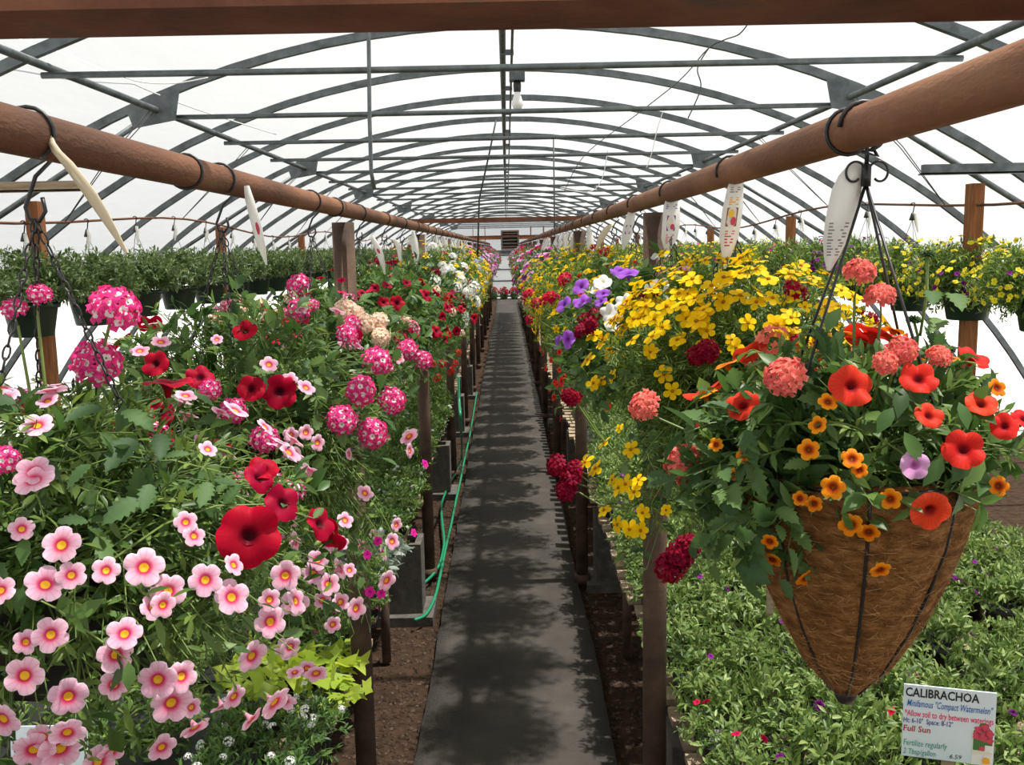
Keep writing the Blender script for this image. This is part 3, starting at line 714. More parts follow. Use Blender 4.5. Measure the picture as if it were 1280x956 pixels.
def g_head(seed, n=20, seg=10, amax=1.75, fr=0.34):
    rng = np.random.default_rng(seed); V, F, Mi, r_, a_ = g_floret(seed, seg); VV = []; FF = []; MM = []; RR = []; k = 0
    for p in dome_points(n, amax):
        p = nrm(p+rng.normal(0, 0.06, 3)); Q = frame(p+rng.normal(0, 0.12, 3), rng.uniform(0, 6))
        VV.append((V*fr) @ Q.T+p*np.array([0.8, 0.8, 0.62])*rng.uniform(0.9, 1.08)); FF += [tuple(i+k for i in f) for f in F]; RR.append(r_); k += len(V)
    MM = [0]*len(FF)
    return np.concatenate(VV), FF, MM, np.concatenate(RR), np.zeros(k)
def gmesh(name, g, mats):
    m = MB(); m.add(g[0], g[1], g[2], g[3], g[4]); return m.mesh(name, mats)
GEO = dict(cali=[g_trumpet(s, 30, 0.24, 0.17, 0.06, ((0.0, -0.16), (0.13, -0.12), (0.24, -0.07), (0.42, 0.0), (0.7, 0.05), (0.9, 0.04), (1.0, 0.0))) for s in (1, 2, 3)],
           pet=[g_trumpet(s, 40, nt_, 0.16, wv, crease=cr) for s, nt_, wv, cr in ((4, 0.08, 0.06, 0.06), (5, 0.13, 0.10, 0.10), (6, 0.11, 0.08, 0.09), (14, 0.10, 0.13, 0.12))],
           bid=[g_daisy(7, 5), g_daisy(8, 5), g_daisy(9, 6)],
           head=[g_head(s, 18, 10) for s in (1, 2)],
           flo=[g_floret(1), g_floret(2)],
           lowc=[g_low(1)], lowp=[g_low(2, 10, 0.15)], lowb=[g_daisy(3, 5, low=True)], lowh=[g_head(5, 12, 5, 1.6, 0.42)])
_fm = {}
def fmesh(geo, mat, k=0):
    key = (geo, mat, k)
    if key not in _fm: _fm[key] = gmesh('flower', GEO[geo][k], [M[mat], M['stem']])
    return _fm[key]
# green heart of a verbena head, florets are its children
_core = MB().tube([(0, 0, -1.6), (0.05, 0, -0.8), (0, 0, 0.1)], [0.05, 0.055, 0.07], 6)
for p in dome_points(20, 1.75):
    _core.tube([(0, 0, 0.0), p*np.array([0.72, 0.72, 0.56])], [0.06, 0.045], 4)
CORE = _core.mesh('flower_head', M['stem'])
FLO_LOC = []
_r = np.random.default_rng(8)
for p in dome_points(22, 1.85):
    p = nrm(p+_r.normal(0, 0.05, 3)); Q = frame(p+_r.normal(0, 0.12, 3), _r.uniform(0, 6))
    m4 = np.eye(4); m4[:3, :3] = Q*0.42; m4[:3, 3] = p*np.array([0.8, 0.8, 0.62])*_r.uniform(0.92, 1.08); FLO_LOC.append(Matrix(m4.tolist()))
NAMES = dict(pet='petunia_bloom', cali='flower', bid='flower', head='flower_head')
NOM = dict(cali=0.0145, pet=0.026, bid=0.016, head=0.026)
SCALE_N = [0]
def add_flower(t, base, geo, mat, p, n, size, rng, florets=False, stem_to=None):
    """one bloom as a part of thing t (whose origin is base)"""
    Q = frame(n, rng.uniform(0, 6.28))*size
    m4 = np.eye(4); m4[:3, :3] = Q; m4[:3, 3] = p-base
    mat4 = Matrix(m4.tolist())
    if geo == 'head' and florets:
        o = link('flower_head', CORE, t, mat=mat4)
        for k, L_ in enumerate(FLO_LOC): link('floret', fmesh('flo', mat, k % 2), o, mat=L_)
        return o
    return link('flower_head' if geo == 'head' else 'flower', fmesh(geo, mat, int(rng.integers(len(GEO[geo])))), t, mat=mat4)

def flowers_px(t, base, c, rad, geo, mat, pts, rng, florets=False, stems=None, face=0.45):
    """pts: (px, py, diameter in px) laid on the plant's own surface"""
    for q in pts:
        px, py, d = q[:3]
        p, n, tt = hit_ell(px, py, c, rad)
        size = 0.5*d*(tt*abs(ray(px, py) @ ROT[:, 2]))/FPX
        size = float(np.clip(size, NOM[geo]*0.55, NOM[geo]*1.9))
        to = nrm(CAM-p)
        nn = nrm(n*0.75+to*face+np.array([0, 0, 0.22])+rng.normal(0, 0.20, 3))
        p = p+n*size*0.25
        add_flower(t, base, geo, mat, p, nn, size, rng, florets)
        if stems is not None and geo == 'head':
            q0 = p-nn*size*1.5
            cc = c+(q0-c)*0.45-np.array([0, 0, 0.02])
            stems.tube([q0-base, (q0*0.6+cc*0.4)+np.array([0, 0, -0.01])-base, cc-base], [0.0015, 0.0018, 0.002], 5, 0, cap=False)
def flowers_rand(t, base, c, rad, geo, mat, n, rng, zmin=-0.4, back=False, size=1.0, florets=False, sector=None):
    k = 0
    c = np.asarray(c, float); rad = np.asarray(rad, float)
    while k < n:
        d = rand_dirs(rng, 1, zmin)[0]
        if back and d[1] < 0.15: continue
        if sector is not None and not sector(d): continue
        p = c+d*rad*rng.uniform(0.97, 1.10); nn = nrm(d/rad+np.array([0, 0, 0.5/rad[2]])*0.6)
        nn = nrm(nn+rng.normal(0, 0.25, 3))
        add_flower(t, base, geo, mat, p, nn, NOM[geo]*size*rng.uniform(0.75, 1.15), rng, florets); k += 1

# ---- hangers, pots, tags
def hook_mesh(x_up=0.0, drop=0.085):
    """wire hook over a pipe of radius PR; origin at the pipe axis"""
    a = np.linspace(-0.35*math.pi, 1.12*math.pi, 15); R = PR+0.003
    P = [(R*math.cos(t), 0, R*math.sin(t)) for t in a][::-1]
    P += [(R*0.75, 0, -R*1.05), (0.004, 0, -0.042), (-0.009, 0, -drop+0.012)]
    P += [(-0.006, 0, -drop), (0.004, 0, -drop-0.002), (0.011, 0, -drop+0.008), (0.009, 0, -drop+0.022)]
    return MB().tube(P, 0.0022, 7)
HOOK = hook_mesh().mesh('hook', M['black'])
_lk = MB(); _lk.tube([(0.0032*math.cos(t), 0, 0.0078*math.sin(t)) for t in np.linspace(0, 2*math.pi, 11)], 0.0011, 5, cap=False)
LV, LF = np.concatenate(_lk.V), _lk.F
def chain(A, B, sag=0.0):
    A = np.asarray(A, float); B = np.asarray(B, float); L_ = np.linalg.norm(B-A); n = max(2, int(L_/0.0128)); mb = MB()
    for k in range(n):
        t = (k+0.5)/n; p = A+(B-A)*t-np.array([0, 0, sag*4*t*(1-t)]); d = nrm(B-A)
        Q = frame(d, (k % 2)*math.pi/2+0.4); mb.add(LV @ Q.T+p, LF)
    return mb
def tag_strip(P, W, T=0.0006, wdir=(1, 0, 0), curl=0.12):
    """plastic plant tag: centre line P, widths W"""
    P = np.asarray(P, float); n = len(P); wd = nrm(np.asarray(wdir, float)); V = []
    Tn = nrm(np.gradient(P, axis=0)); nr = nrm(np.cross(Tn, wd))
    F = []
    for k in range(n):
        for j, u in enumerate((-1, 0, 1)):
            for s_ in (T, -T): V.append(P[k]+wd*u*W[k]/2+nr[k]*(s_-curl*abs(u)*W[k]*0.5))
    def id_(k, j, s_): return k*6+j*2+s_
    for k in range(n-1):
        for j in (0, 1):
            F += [(id_(k, j, 0), id_(k, j+1, 0), id_(k+1, j+1, 0), id_(k+1, j, 0)), (id_(k, j, 1), id_(k+1, j, 1), id_(k+1, j+1, 1), id_(k, j+1, 1))]
        F += [(id_(k, 0, 0), id_(k+1, 0, 0), id_(k+1, 0, 1), id_(k, 0, 1)), (id_(k, 2, 0), id_(k, 2, 1), id_(k+1, 2, 1), id_(k+1, 2, 0))]
    return MB().add(V, F)

PITS = {}
def pot_mesh(key, rt, rb, h, mat):
    m = MB().lathe([(0.0, 0.0), (rb, 0.0), (rb, 0.004), (rt*0.97, h-0.02), (rt, h-0.02), (rt, h), (rt-0.006, h), (rt-0.010, h-0.03), (0, h-0.03)], 24)
    return m.mesh('pot', M[mat])
POT = pot_mesh('a', 0.15, 0.105, 0.16, 'pot_black')

# ================================================================== HANGING BASKETS ON THE RAILS
BLOOM = dict(cali='lowc', pet='lowp', bid='lowb', head='lowh')
def hanger(t, base, hook_at, rim_r, rim_z, fine=True, n=3, a0=0.5):
    o = link('hook', HOOK, t, tuple(hook_at-base))
    if not fine: o.scale = (1, 1, 1)
    J = hook_at+np.array([0.0, 0, -0.085])
    for k in range(n):
        a = a0+k*2*math.pi/n
        E = np.array([base[0]+rim_r*math.cos(a), base[1]+rim_r*math.sin(a), rim_z])
        if fine: chain(J-base, E-base, 0.004).build('chain', M['black'], t)
        else: MB().tube([J-base, E-base], 0.0016, 4).build('hanger_wire', M['black'], t)

def basket(label, x, y, rad, cz, fol, pxf=(), rnd=(), fine=True, group=None, pot_r=0.12, florets=False, seed=1, leaves=(), zmin=-0.7, n_hang=3, a0=0.5, name='hanging_basket', dx=0.0):
    rng = np.random.default_rng(seed)
    rim = max(cz-0.04, 1.56); base = np.array([x+dx, y, rim-0.15])
    t = thing(name, label, 'flower basket', base, group)
    o = link('pot', POT, t); o.scale = (pot_r/0.15, pot_r/0.15, 0.15/0.16)
    c = np.array([x+dx, y, cz]); rad = np.asarray(rad, float)
    kinds = [(LT[k], i+1, sz, ns, per) for i, (k, mat, sz, ns, per) in enumerate(fol)]
    fm = foliage(seed, c-base, rad, kinds, zmin, root=(0, 0, 0.13))
    stuff(fm.build('foliage', [M['stem']]+[M[f[1]] for f in fol], t))
    hanger(t, base, np.array([x, y, ZP]), pot_r*0.97, rim, fine, n_hang, a0)
    st = MB()
    for geo, mat, pts in pxf: flowers_px(t, base, c, rad, geo, mat, pts, rng, florets and geo == 'head', st)
    if st.n: st.build('flower_stems', M['stem'], t)
    for q in rnd:
        geo, mat, n = q[:3]; flowers_rand(t, base, c, rad, geo, mat, n, rng, *(q[3:]))
    for q in leaves:
        px, py, L_, kind, mat = q
        p, n, tt = hit_ell(px, py, c, rad*0.97)
        d = nrm(np.array([rng.normal(0, 0.6), -0.2, -0.7])+n*0.4)
        size = np.clip(L_*tt/FPX, 0.015, 0.07)
        nn = nrm(n*0.7+nrm(CAM-p)*0.3+np.array([0, 0, 0.4])); d = nrm(d-(d@nn)*nn); X = np.cross(d, nn)
        m4 = np.eye(4); m4[:3, :3] = np.stack([X, d, nn], 1)*size; m4[:3, 3] = p-d*size*0.5+nn*0.003-base
        link('leaf', leafmesh(kind, mat), t, mat=Matrix(m4.tolist()))
    return t, base, c
_lm = {}
def leafmesh(kind, mat):
    if (kind, mat) not in _lm:
        V, F = LT[kind]; _lm[(kind, mat)] = MB().add(V, F).mesh('leaf', M[mat])
    return _lm[(kind, mat)]
def conv(pts, ox, oy, sc_): return [(ox+a/sc_, oy+b/sc_, d/sc_) for a, b, d in pts]

# ---- first basket on the hose side: pink calibrachoa, red petunia, pink verbena
A4 = [(207,222,130),(155,350,135),(240,320,100),(355,305,95),(480,295,135),(560,372,120),(510,425,90),(683,335,115),(770,390,125),(780,285,80),(948,320,105),(985,402,95),(898,400,80),(898,470,110),
      (172,515,120),(88,540,85),(85,648,130),(12,790,130),(5,370,100),(415,510,120),(385,580,120),(230,715,130),(525,660,130),(605,650,110),(570,735,140),(640,755,70),(740,750,80),(780,718,90),(838,583,115),
      (968,555,75),(915,735,125),(838,793,95),(540,885,100),(205,885,150),(115,890,140),(330,930,130),(370,905,100),(380,680,100),(75,168,85),(115,10,135),(620,145,80),(648,190,80),(650,820,110),(985,640,60)]
A3 = [(140,935,150),(150,750,130),(190,650,90),(15,600,100),(825,840,80),(555,450,80),(640,415,80)]
l1_pink = conv(A4, 0, 600, 2.685)+conv(A3, 0, 300, 3.1875)
l1_red = conv([(820,195,215),(940,85,130),(862,0,110),(1062,150,120)], 0, 600, 2.685)+conv([(1040,920,130)], 0, 300, 3.1875)
l1_verb = [(142,395,74),(120,462,70),(8,578,36),(18,390,28),(50,372,34)]
c1 = np.array([RL, 0.98, 1.53]); 
basket('pink calibrachoa basket with a huge dark red petunia on black chains', RL, 0.98, (0.285, 0.26, 0.185), 1.53,
       [('cali', 'lf_cali', 0.026, 460, 13), ('serr', 'lf_verb', 0.036, 90, 6), ('pet', 'lf_pet', 0.038, 70, 6)],
       [('cali', 'p_pink', l1_pink), ('pet', 'p_red', l1_red), ('head', 'p_eye', l1_verb)],
       [('cali', 'p_pink', 46, -0.3, True), ('pet', 'p_red', 6, -0.2, True), ('head', 'p_eye', 5, 0.0, True), ('cali', 'p_pink', 14, -0.5)],
       florets=True, seed=101, a0=0.1, pot_r=0.125, zmin=-0.92,
       leaves=[(151,641,50,'serr','lf_verb'),(183,624,40,'serr','lf_verb'),(150,570,60,'serr','lf_verb'),(172,528,50,'serr','lf_verb'),(105,520,46,'serr','lf_verb'),(60,590,40,'serr','lf_verb'),(200,560,46,'serr','lf_verb'),
               (225,650,34,'pet','lf_pet'),(255,620,40,'serr','lf_verb'),(250,500,40,'pet','lf_pet'),(135,860,38,'cali','lf_cali'),(95,780,34,'cali','lf_cali'),(200,790,36,'cali','lf_cali'),
               (145,925,40,'pet','lf_cali'),(160,900,36,'cali','lf_cali'),(60,740,30,'cali','lf_cali'),(260,800,32,'cali','lf_cali'),(345,640,40,'serr','lf_verb'),(30,690,34,'pet','lf_pet'),(130,690,40,'serr','lf_verb')])
# ---- second: dark red petunias, pink verbena sprays
B5 = [(100,590,80),(35,560,60),(40,775,60),(100,765,65),(145,805,70),(270,850,50),(505,780,85),(510,835,65)]
l2_pink = conv(B5, 350, 300, 3.187)
l2_trail = conv([(20,315,95),(50,405,100),(125,265,75),(160,345,80),(110,310,80),(200,405,65),(250,425,80),(140,400,60),(350,335,75),(215,135,60),(205,210,50),(370,205,60),(385,150,50),(280,45,60),(230,300,50),(175,480,60),(25,555,80),(120,640,80),(15,730,90),(90,625,60)], 350, 600, 2.687)
l2_pink += conv([(1070,500,75),(865,400,50),(1150,560,70),(1155,775,65)], 0, 300, 3.1875)
l2_red = conv([(625,500,110),(800,550,110),(1000,595,110),(1110,610,140),(975,370,100),(640,690,120),(640,790,120),(480,745,70)], 0, 300, 3.1875)
l2_head = conv([(370,490,140),(310,605,140),(430,640,130),(235,715,140),(355,765,140),(260,385,100)], 350, 300, 3.187)
l2_head2 = conv([(840,600,100),(930,680,120),(1050,790,130)], 0, 300, 3.1875)
tB, bB, _ = basket('basket of bright pink white-eyed verbena and dark red petunia behind the huge red bloom', RL, 1.62, (0.27, 0.27, 0.20), 1.58,
       [('cali', 'lf_cali', 0.026, 260, 11), ('serr', 'lf_verb', 0.045, 80, 6), ('pet', 'lf_pet', 0.042, 60, 6)],
       [('cali', 'p_pink', l2_pink), ('pet', 'p_red', l2_red), ('head', 'p_eye', l2_head+l2_head2)],
       [('cali', 'p_pink', 16, -0.2, True), ('pet', 'p_red', 8, 0.0, True), ('head', 'p_eye', 5, 0.1, True)], florets=True, seed=102, a0=0.9)
cT = np.array([RL+0.125, 1.56, 1.37]); rT = np.array([0.15, 0.17, 0.20]); rng = np.random.default_rng(41)
flowers_px(tB, bB, cT, rT, 'cali', 'p_pink', l2_trail, rng)
flowers_px(tB, bB, cT, rT, 'cali', 'p_mag', [(461,739,14),(475,741,14),(471,676,9),(516,666,9),(458,693,11),(530,580,12)], rng)
flowers_rand(tB, bB, cT, rT, 'cali', 'p_pink', 14, rng, -0.7, True)
stuff(foliage(42, cT-bB, rT, [(LT['cali'], 1, 0.027, 200, 10), (LT['serr'], 2, 0.04, 30, 5)], -0.95, root=(0.06, 0.0, 0.14)).build('trailing_foliage', [M['stem'], M['lf_cali'], M['lf_verb']], tB))
# ---- third: peach and pink verbena
l3_peach = conv([(260,290,110),(330,340,100),(390,330,85),(395,390,90),(300,300,80)], 350, 300, 3.187)+[(305,390,34),(275,402,28),(340,398,26)]
l3_head = conv([(500,440,100),(560,480,90),(285,345,90),(75,190,110),(80,285,110),(130,265,60),(20,300,60)], 350, 300, 3.187)
basket('basket of peach and pink verbena heads at the first rusty post', RL, 2.36, (0.27, 0.27, 0.20), 1.565,
       [('cali', 'lf_cali', 0.028, 170, 10), ('serr', 'lf_verb', 0.05, 110, 6)],
       [('head', 'p_peach', l3_peach), ('head', 'p_eye', l3_head), ('cali', 'p_crim', [(418,453,12),(345,430,12),(330,420,14),(300,412,14),(372,420,12)]), ('cali', 'p_pink', [(497,448,16),(420,470,14)])],
       [('head', 'p_peach', 5, 0.2, True), ('head', 'p_eye', 6, 0.0, True), ('cali', 'p_crim', 8, -0.2)], florets=True, seed=103)
# ---- fourth: red petunia
l4 = conv([(435,135,95),(380,35,66),(465,295,90),(525,300,76),(655,290,78),(710,335,70),(360,130,70),(420,335,60),(600,95,80),(490,20,56),(310,50,60),(240,80,60)], 400, 350, 4.55)
basket('basket of clear red petunias with broad leaves behind the first rusty post', RL, 3.12, (0.27, 0.31, 0.24), 1.575,
       [('pet', 'lf_pet', 0.055, 150, 8), ('cali', 'lf_cali', 0.03, 130, 8)],
       [('pet', 'p_red', l4)], [('pet', 'p_red', 12, 0.0, True), ('pet', 'p_red', 5, -0.2), ('cali', 'p_crim', 12, -0.3)], seed=104, fine=True)
# ---- fifth: red petunia, peach, orange-red verbena
l5r = conv([(745,90,66),(720,160,66),(690,210,60),(870,220,60),(770,290,56),(800,165,50)], 400, 350, 4.55)
l5o = conv([(690,470,60),(760,470,56),(660,550,60),(640,470,50),(740,510,60),(780,410,50)], 400, 350, 4.55)
l5p = conv([(650,65,80),(745,185,60),(800,300,50)], 400, 350, 4.55)
basket('basket of red petunia, peach and orange-red verbena between the two nearest hose side posts', RL, 3.76, (0.28, 0.32, 0.27), 1.54,
       [('pet', 'lf_pet', 0.05, 110, 7), ('serr', 'lf_verb', 0.05, 90, 5), ('cali', 'lf_cali', 0.03, 80, 7)],
       [('pet', 'p_red', l5r), ('head', 'p_scar', l5o), ('head', 'p_peach', l5p)],
       [('pet', 'p_red', 9, 0.0, True), ('head', 'p_peach', 3, 0.2), ('head', 'p_scar', 4, -0.3)], seed=105, fine=False)
# ---- sixth: white verbena and burgundy
basket('basket of white verbena and burgundy blooms near the second hose side post', RL, 4.40, (0.28, 0.32, 0.26), 1.56,
       [('serr', 'lf_verb', 0.05, 110, 6), ('cali', 'lf_cali', 0.03, 120, 7)],
       [('head', 'p_white', [(541,353,22),(583,368,22),(590,360,20),(575,352,18),(570,360,16)])],
       [('head', 'p_white', 7, 0.0), ('cali', 'p_dred', 16, -0.2), ('head', 'p_dred', 5, -0.2), ('bid', 'p_yel', 10, 0.2)], seed=106, fine=False)

# ---- coir cone basket on the sign side
def coir_basket():
    Yb = 1.05
    F0 = at_y(1083, 212, Yb); ax = at_y(1090, 580, Yb)
    X0 = F0[0]-0.004; rimz = ax[2]; tip = at_y(1072, 866, Yb)
    H_ = rimz-tip[2]
    base = np.array([X0, Yb, tip[2]])
    t = thing('coir_hanging_basket', 'cone basket of brown coir with scarlet petunias, orange calibrachoa and coral verbena', 'flower basket', base)
    prof = [(0.0, 0.004), (0.018, 0.006), (0.050, 0.045), (0.080, 0.10), (0.103, 0.155), (0.119, 0.205), (0.128, 0.25), (0.130, H_), (0.124, H_+0.006), (0.116, H_-0.01), (0.10, H_-0.04), (0, H_-0.045)]
    n = 96; th = np.arange(n)*2*math.pi/n; mb = MB(); V = []
    rng = np.random.default_rng(77)
    for rr, z in prof:
        lob = 1+0.055*(np.abs(np.sin(4*(th+0.22)))**0.6-0.6)*(1 if z < H_ else 0.6)
        q = rr*lob+rng.normal(0, 0.0008, n)*(rr > 0.02)
        V.append(np.stack([q*np.cos(th), q*np.sin(th), np.full(n, z)], 1))
    K = len(prof)
    mb.add(np.concatenate(V), [(k*n+i, k*n+(i+1) % n, (k+1)*n+(i+1) % n, (k+1)*n+i) for k in range(K-1) for i in range(n)])
    mb.build('coir_liner', M['coir'], t)
    # loose fibres
    fb = MB(); rr = np.array([p[0] for p in prof[1:8]]); zz = np.array([p[1] for p in prof[1:8]])
    for k in range(3600):
        z = rng.uniform(0.02, H_); r_ = np.interp(z, zz, rr); a = rng.uniform(0, 6.28)
        r_ *= 1+0.055*(abs(math.sin(4*(a+0.22)))**0.6-0.6)
        er = np.array([math.cos(a), math.sin(a), 0]); et = np.array([-er[1], er[0], 0]); ez = nrm(np.array([er[0]*0.45, er[1]*0.45, 0.9]))
        b = rng.uniform(0, 6.28); d = et*math.cos(b)+ez*math.sin(b)*0.8; L_ = rng.uniform(0.006, 0.022); w_ = 0.00022
        p0 = er*r_+np.array([0, 0, z])+er*0.0004; p1 = p0+d*L_*0.5+er*rng.uniform(0.0005, 0.0035); p2 = p0+d*L_+er*rng.uniform(0, 0.003)
        s_ = nrm(np.cross(d, er))*w_
        fb.add([p0-s_, p0+s_, p1-s_, p1+s_, p2], [(0, 1, 3, 2), (2, 3, 4)])
    stuff(fb.build('coir_fibres', M['fibre'], t))
    MB().lathe([(0, H_-0.035), (0.108, H_-0.03)], 24).build('potting_soil', M['peat'], t)
    for k in range(8):
        a = k*math.pi/4-0.22
        P = [np.array([math.cos(a)*r_*0.985, math.sin(a)*r_*0.985, z]) for r_, z in prof[1:8]]
        MB().tube(P, 0.0020, 6).build('frame_rib', M['black'], t)
    MB().ring((0, 0, H_), 0.131, 0.0026, 'z', 40, 6).build('frame_rim', M['black'], t)
    MB().lathe([(0, -0.012), (0.009, -0.010), (0.013, -0.002), (0.012, 0.008), (0.006, 0.014)], 14).build('finial', M['black'], t)
    # hanger: hook, ferrule with scrolls, four straight rods
    top = np.array([X0+0.004, Yb, F0[2]])-base
    hk = np.array([RR, Yb, ZP])-base
    a = np.linspace(-0.5*math.pi, 1.0*math.pi, 14); R = PR+0.003
    P = [hk+np.array([R*math.cos(q), 0, R*math.sin(q)]) for q in a][::-1]+[hk+np.array([R*0.6, 0, -R*1.2]), top+np.array([0, 0, 0.035]), top]
    MB().tube(P, 0.0026, 8).build('hook', M['black'], t)
    MB().tube([top+np.array([0, 0, 0.006]), top-np.array([0, 0, 0.018])], 0.0055, 8).build('ferrule', M['black'], t)
    for s_ in (-1, 1):
        P = []
        for q in np.linspace(0, 1, 24):
            an = math.pi*(1.0-1.75*q); rr_ = 0.0125*(1-0.45*q)
            P.append(top+np.array([s_*(0.0135+rr_*math.cos(an)), -0.002, -0.004+rr_*math.sin(an)*1.15]))
        MB().tube(P, 0.0014, 6).build('scroll', M['black'], t)
    for k in range(4):
        a = k*math.pi/2+0.55
        E = np.array([0.13*math.cos(a), 0.13*math.sin(a), H_])
        MB().tube([top+np.array([0, 0, -0.015]), E], 0.0017, 6).build('hanger_rod', M['black'], t)
    c = np.array([X0, Yb, rimz+0.035]); rad = np.array([0.175, 0.165, 0.115])
    rng = np.random.default_rng(201)
    fm = foliage(201, c-base, rad, [(LT['cali'], 1, 0.028, 150, 10), (LT['pet'], 2, 0.038, 120, 8), (LT['serr'], 3, 0.042, 40, 5)], -0.62, root=(0, 0, H_-0.02))
    stuff(fm.build('foliage', [M['stem'], M['lf_cali'], M['lf_pet'], M['lf_verb']], t))
    # shoots hanging over the rim toward the aisle
    fm2 = foliage(202, c-base+np.array([-0.13, -0.03, -0.05]), (0.08, 0.11, 0.10), [(LT['serr'], 1, 0.046, 50, 5), (LT['cali'], 2, 0.026, 40, 8)], -0.9, root=np.array([-0.05, 0, H_]))
    stuff(fm2.build('trailing_foliage', [M['stem'], M['lf_verb'], M['lf_cali']], t))
    st = MB(); B = lambda L_: conv(L_, 880, 430, 3.1875)
    flowers_px(t, base, c, rad, 'pet', 'p_scar', B([(590,180,175),(850,150,150),(1065,65,140),(1095,245,130),(1020,420,165),(893,650,165),(165,250,140),(890,290,90),(1185,330,80),(1262,300,60)]), rng)
    flowers_px(t, base, c, rad, 'cali', 'p_orange', B([(495,235,80),(455,325,80),(420,420,90),(590,455,90),(515,565,100),(440,630,70),(385,610,60),(585,710,100),(655,740,90),(510,800,100),(740,610,90),(1165,560,85),(1160,180,80),(55,400,60),(125,515,60),(165,440,70),(620,500,60)]), rng)
    flowers_px(t, base, c+np.array([-0.02, -0.02, -0.03]), rad, 'cali', 'p_orange', B([(265,780,70),(275,850,80),(410,920,95),(700,890,90)]), rng)
    flowers_px(t, base, c, rad*1.08, 'head', 'p_coral', B([(330,145,190),(785,40,140),(720,85,90),(930,60,110)])+[(1074,346,46),(1099,376,44),(862,577,58),(811,508,46)], rng, True, st)
    flowers_px(t, base, c, rad, 'pet', 'p_lav', B([(835,480,80)]), rng)
    st.build('flower_stems', M['stem'], t)
    flowers_rand(t, base, c, rad, 'pet', 'p_scar', 9, rng, 0.0, True); flowers_rand(t, base, c, rad, 'cali', 'p_orange', 14, rng, -0.2, True); flowers_rand(t, base, c, rad, 'head', 'p_coral', 4, rng, 0.2, True)
    # seed heads on tall verbena stalks
    for (x0, y0), (x1, y1), rr_ in (((1160, 318), (1150, 420), 0.0085), ((1142, 400), (1146, 440), 0.008), ((1185, 437), (1165, 500), 0.008)):
        p0 = at_y(x0, y0, Yb+0.02)-base; p1 = at_y(x1, y1, Yb+0.02)-base
        s2 = MB().tube([p0, (p0+p1)/2+np.array([0.003, 0, 0]), p1], 0.0016, 6); s2.build('stalk', M['stem'], t)
        sm = MB()
        for p in dome_points(46, 2.2):
            sm.tube([p0+p*rr_*0.5*np.array([1, 1, 0.7]), p0+p*rr_*np.array([1.1, 1.1, 0.75])], [0.0016, 0.0006], 4)
        sm.build('seed_head', M['lf_verb'], t)
    for px, py, L_, kind, mat in [(1106,527,38,'pet','lf_pet'),(1125,505,40,'pet','lf_pet'),(1203,521,34,'pet','lf_pet'),(896,624,56,'serr','lf_verb'),(920,643,56,'serr','lf_verb'),(1215,590,44,'pet','lf_pet'),(1200,586,40,'pet','lf_pet'),(900,655,56,'serr','lf_verb'),
                                  (1075,600,34,'cali','lf_cali'),(1040,540,34,'cali','lf_cali'),(1140,560,40,'pet','lf_pet'),(1165,590,40,'pet','lf_pet'),(975,690,36,'pet','lf_cali'),(1122,700,40,'cali','lf_cali'),(1135,690,36,'cali','lf_cali'),(1040,705,30,'cali','lf_cali'),
                                  (1010,660,36,'cali','lf_cali'),(1060,650,36,'cali','lf_cali'),(950,600,48,'serr','lf_verb'),(870,540,56,'serr','lf_verb'),(850,560,44,'serr','lf_verb'),(1195,380,46,'serr','lf_verb'),(1165,375,40,'serr','lf_verb'),(940,560,48,'serr','lf_verb'),(1170,410,44,'serr','lf_verb'),(1130,640,36,'cali','lf_cali'),(985,620,40,'cali','lf_cali')]:
        p, nn, tt = hit_ell(px, py, c, rad*0.99)
        size = np.clip(L_*tt/FPX, 0.015, 0.07); nn = nrm(nn*0.7+nrm(CAM-p)*0.3+np.array([0, 0, 0.3]))
        d = nrm(np.array([rng.normal(0, 0.5), -0.2, -0.8])+nn*0.3); d = nrm(d-(d@nn)*nn); X = np.cross(d, nn)
        m4 = np.eye(4); m4[:3, :3] = np.stack([X, d, nn], 1)*size; m4[:3, 3] = p-d*size*0.5+nn*0.004-base
        link('leaf', leafmesh(kind, mat), t, mat=Matrix(m4.tolist()))
    return t
coir_basket()
# ---- second on the sign side: yellow bidens
r2_front = [(735,578,26),(748,586,26),(758,555,22),(791,563,24),(776,536,14),(785,605,26),(795,615,24),(776,610,24),(758,638,22),(775,655,24),(790,660,26),(803,662,24),(805,640,22),(833,637,16),(768,600,20),(800,600,20)]
r2_mid = [(832,467,26),(842,488,24),(815,440,22),(848,426,24),(745,420,24),(757,425,24),(738,450,24),(745,478,22),(755,475,22),(768,470,20),(830,410,24),(775,400,26),(930,478,24),(920,435,22),(915,425,18),(1012,430,22),(970,407,28),(935,405,24),(1050,365,22),(895,440,14),
          (870,375,28),(890,360,28),(905,350,28),(925,345,28),(945,340,26),(960,352,28),(985,345,26),(1000,335,24),(1015,350,20),(850,370,28),(835,385,26),(860,400,28),(880,395,28),(905,380,28),(925,372,28),(945,380,26),(965,375,26),(990,372,22),(985,392,20),(810,385,26),(795,400,26),(820,400,24),(885,415,24),(860,350,24),(845,345,22),(1005,385,18),(1040,390,18),(1048,395,18),(1085,405,18)]
r2_dred = [(885,440,36),(872,445,30),(995,433,32),(985,438,26),(740,408,26),(728,415,22)]
t2, b2, c2 = basket('basket of golden yellow bidens with dark red verbena next to the coir cone', RR, 1.66, (0.235, 0.24, 0.19), 1.635,
       [('fine', 'lf_bid', 0.040, 260, 13), ('serr', 'lf_verb', 0.035, 40, 5), ('cali', 'lf_bid', 0.022, 120, 8)],
       [('bid', 'p_yel', r2_mid), ('head', 'p_dred', r2_dred)],
       [('bid', 'p_yel', 90, 0.0, True), ('bid', 'p_yel', 110, 0.3, False, 1.1), ('head', 'p_dred', 4, -0.2)], florets=True, seed=203, dx=0.02)
rng = np.random.default_rng(31)
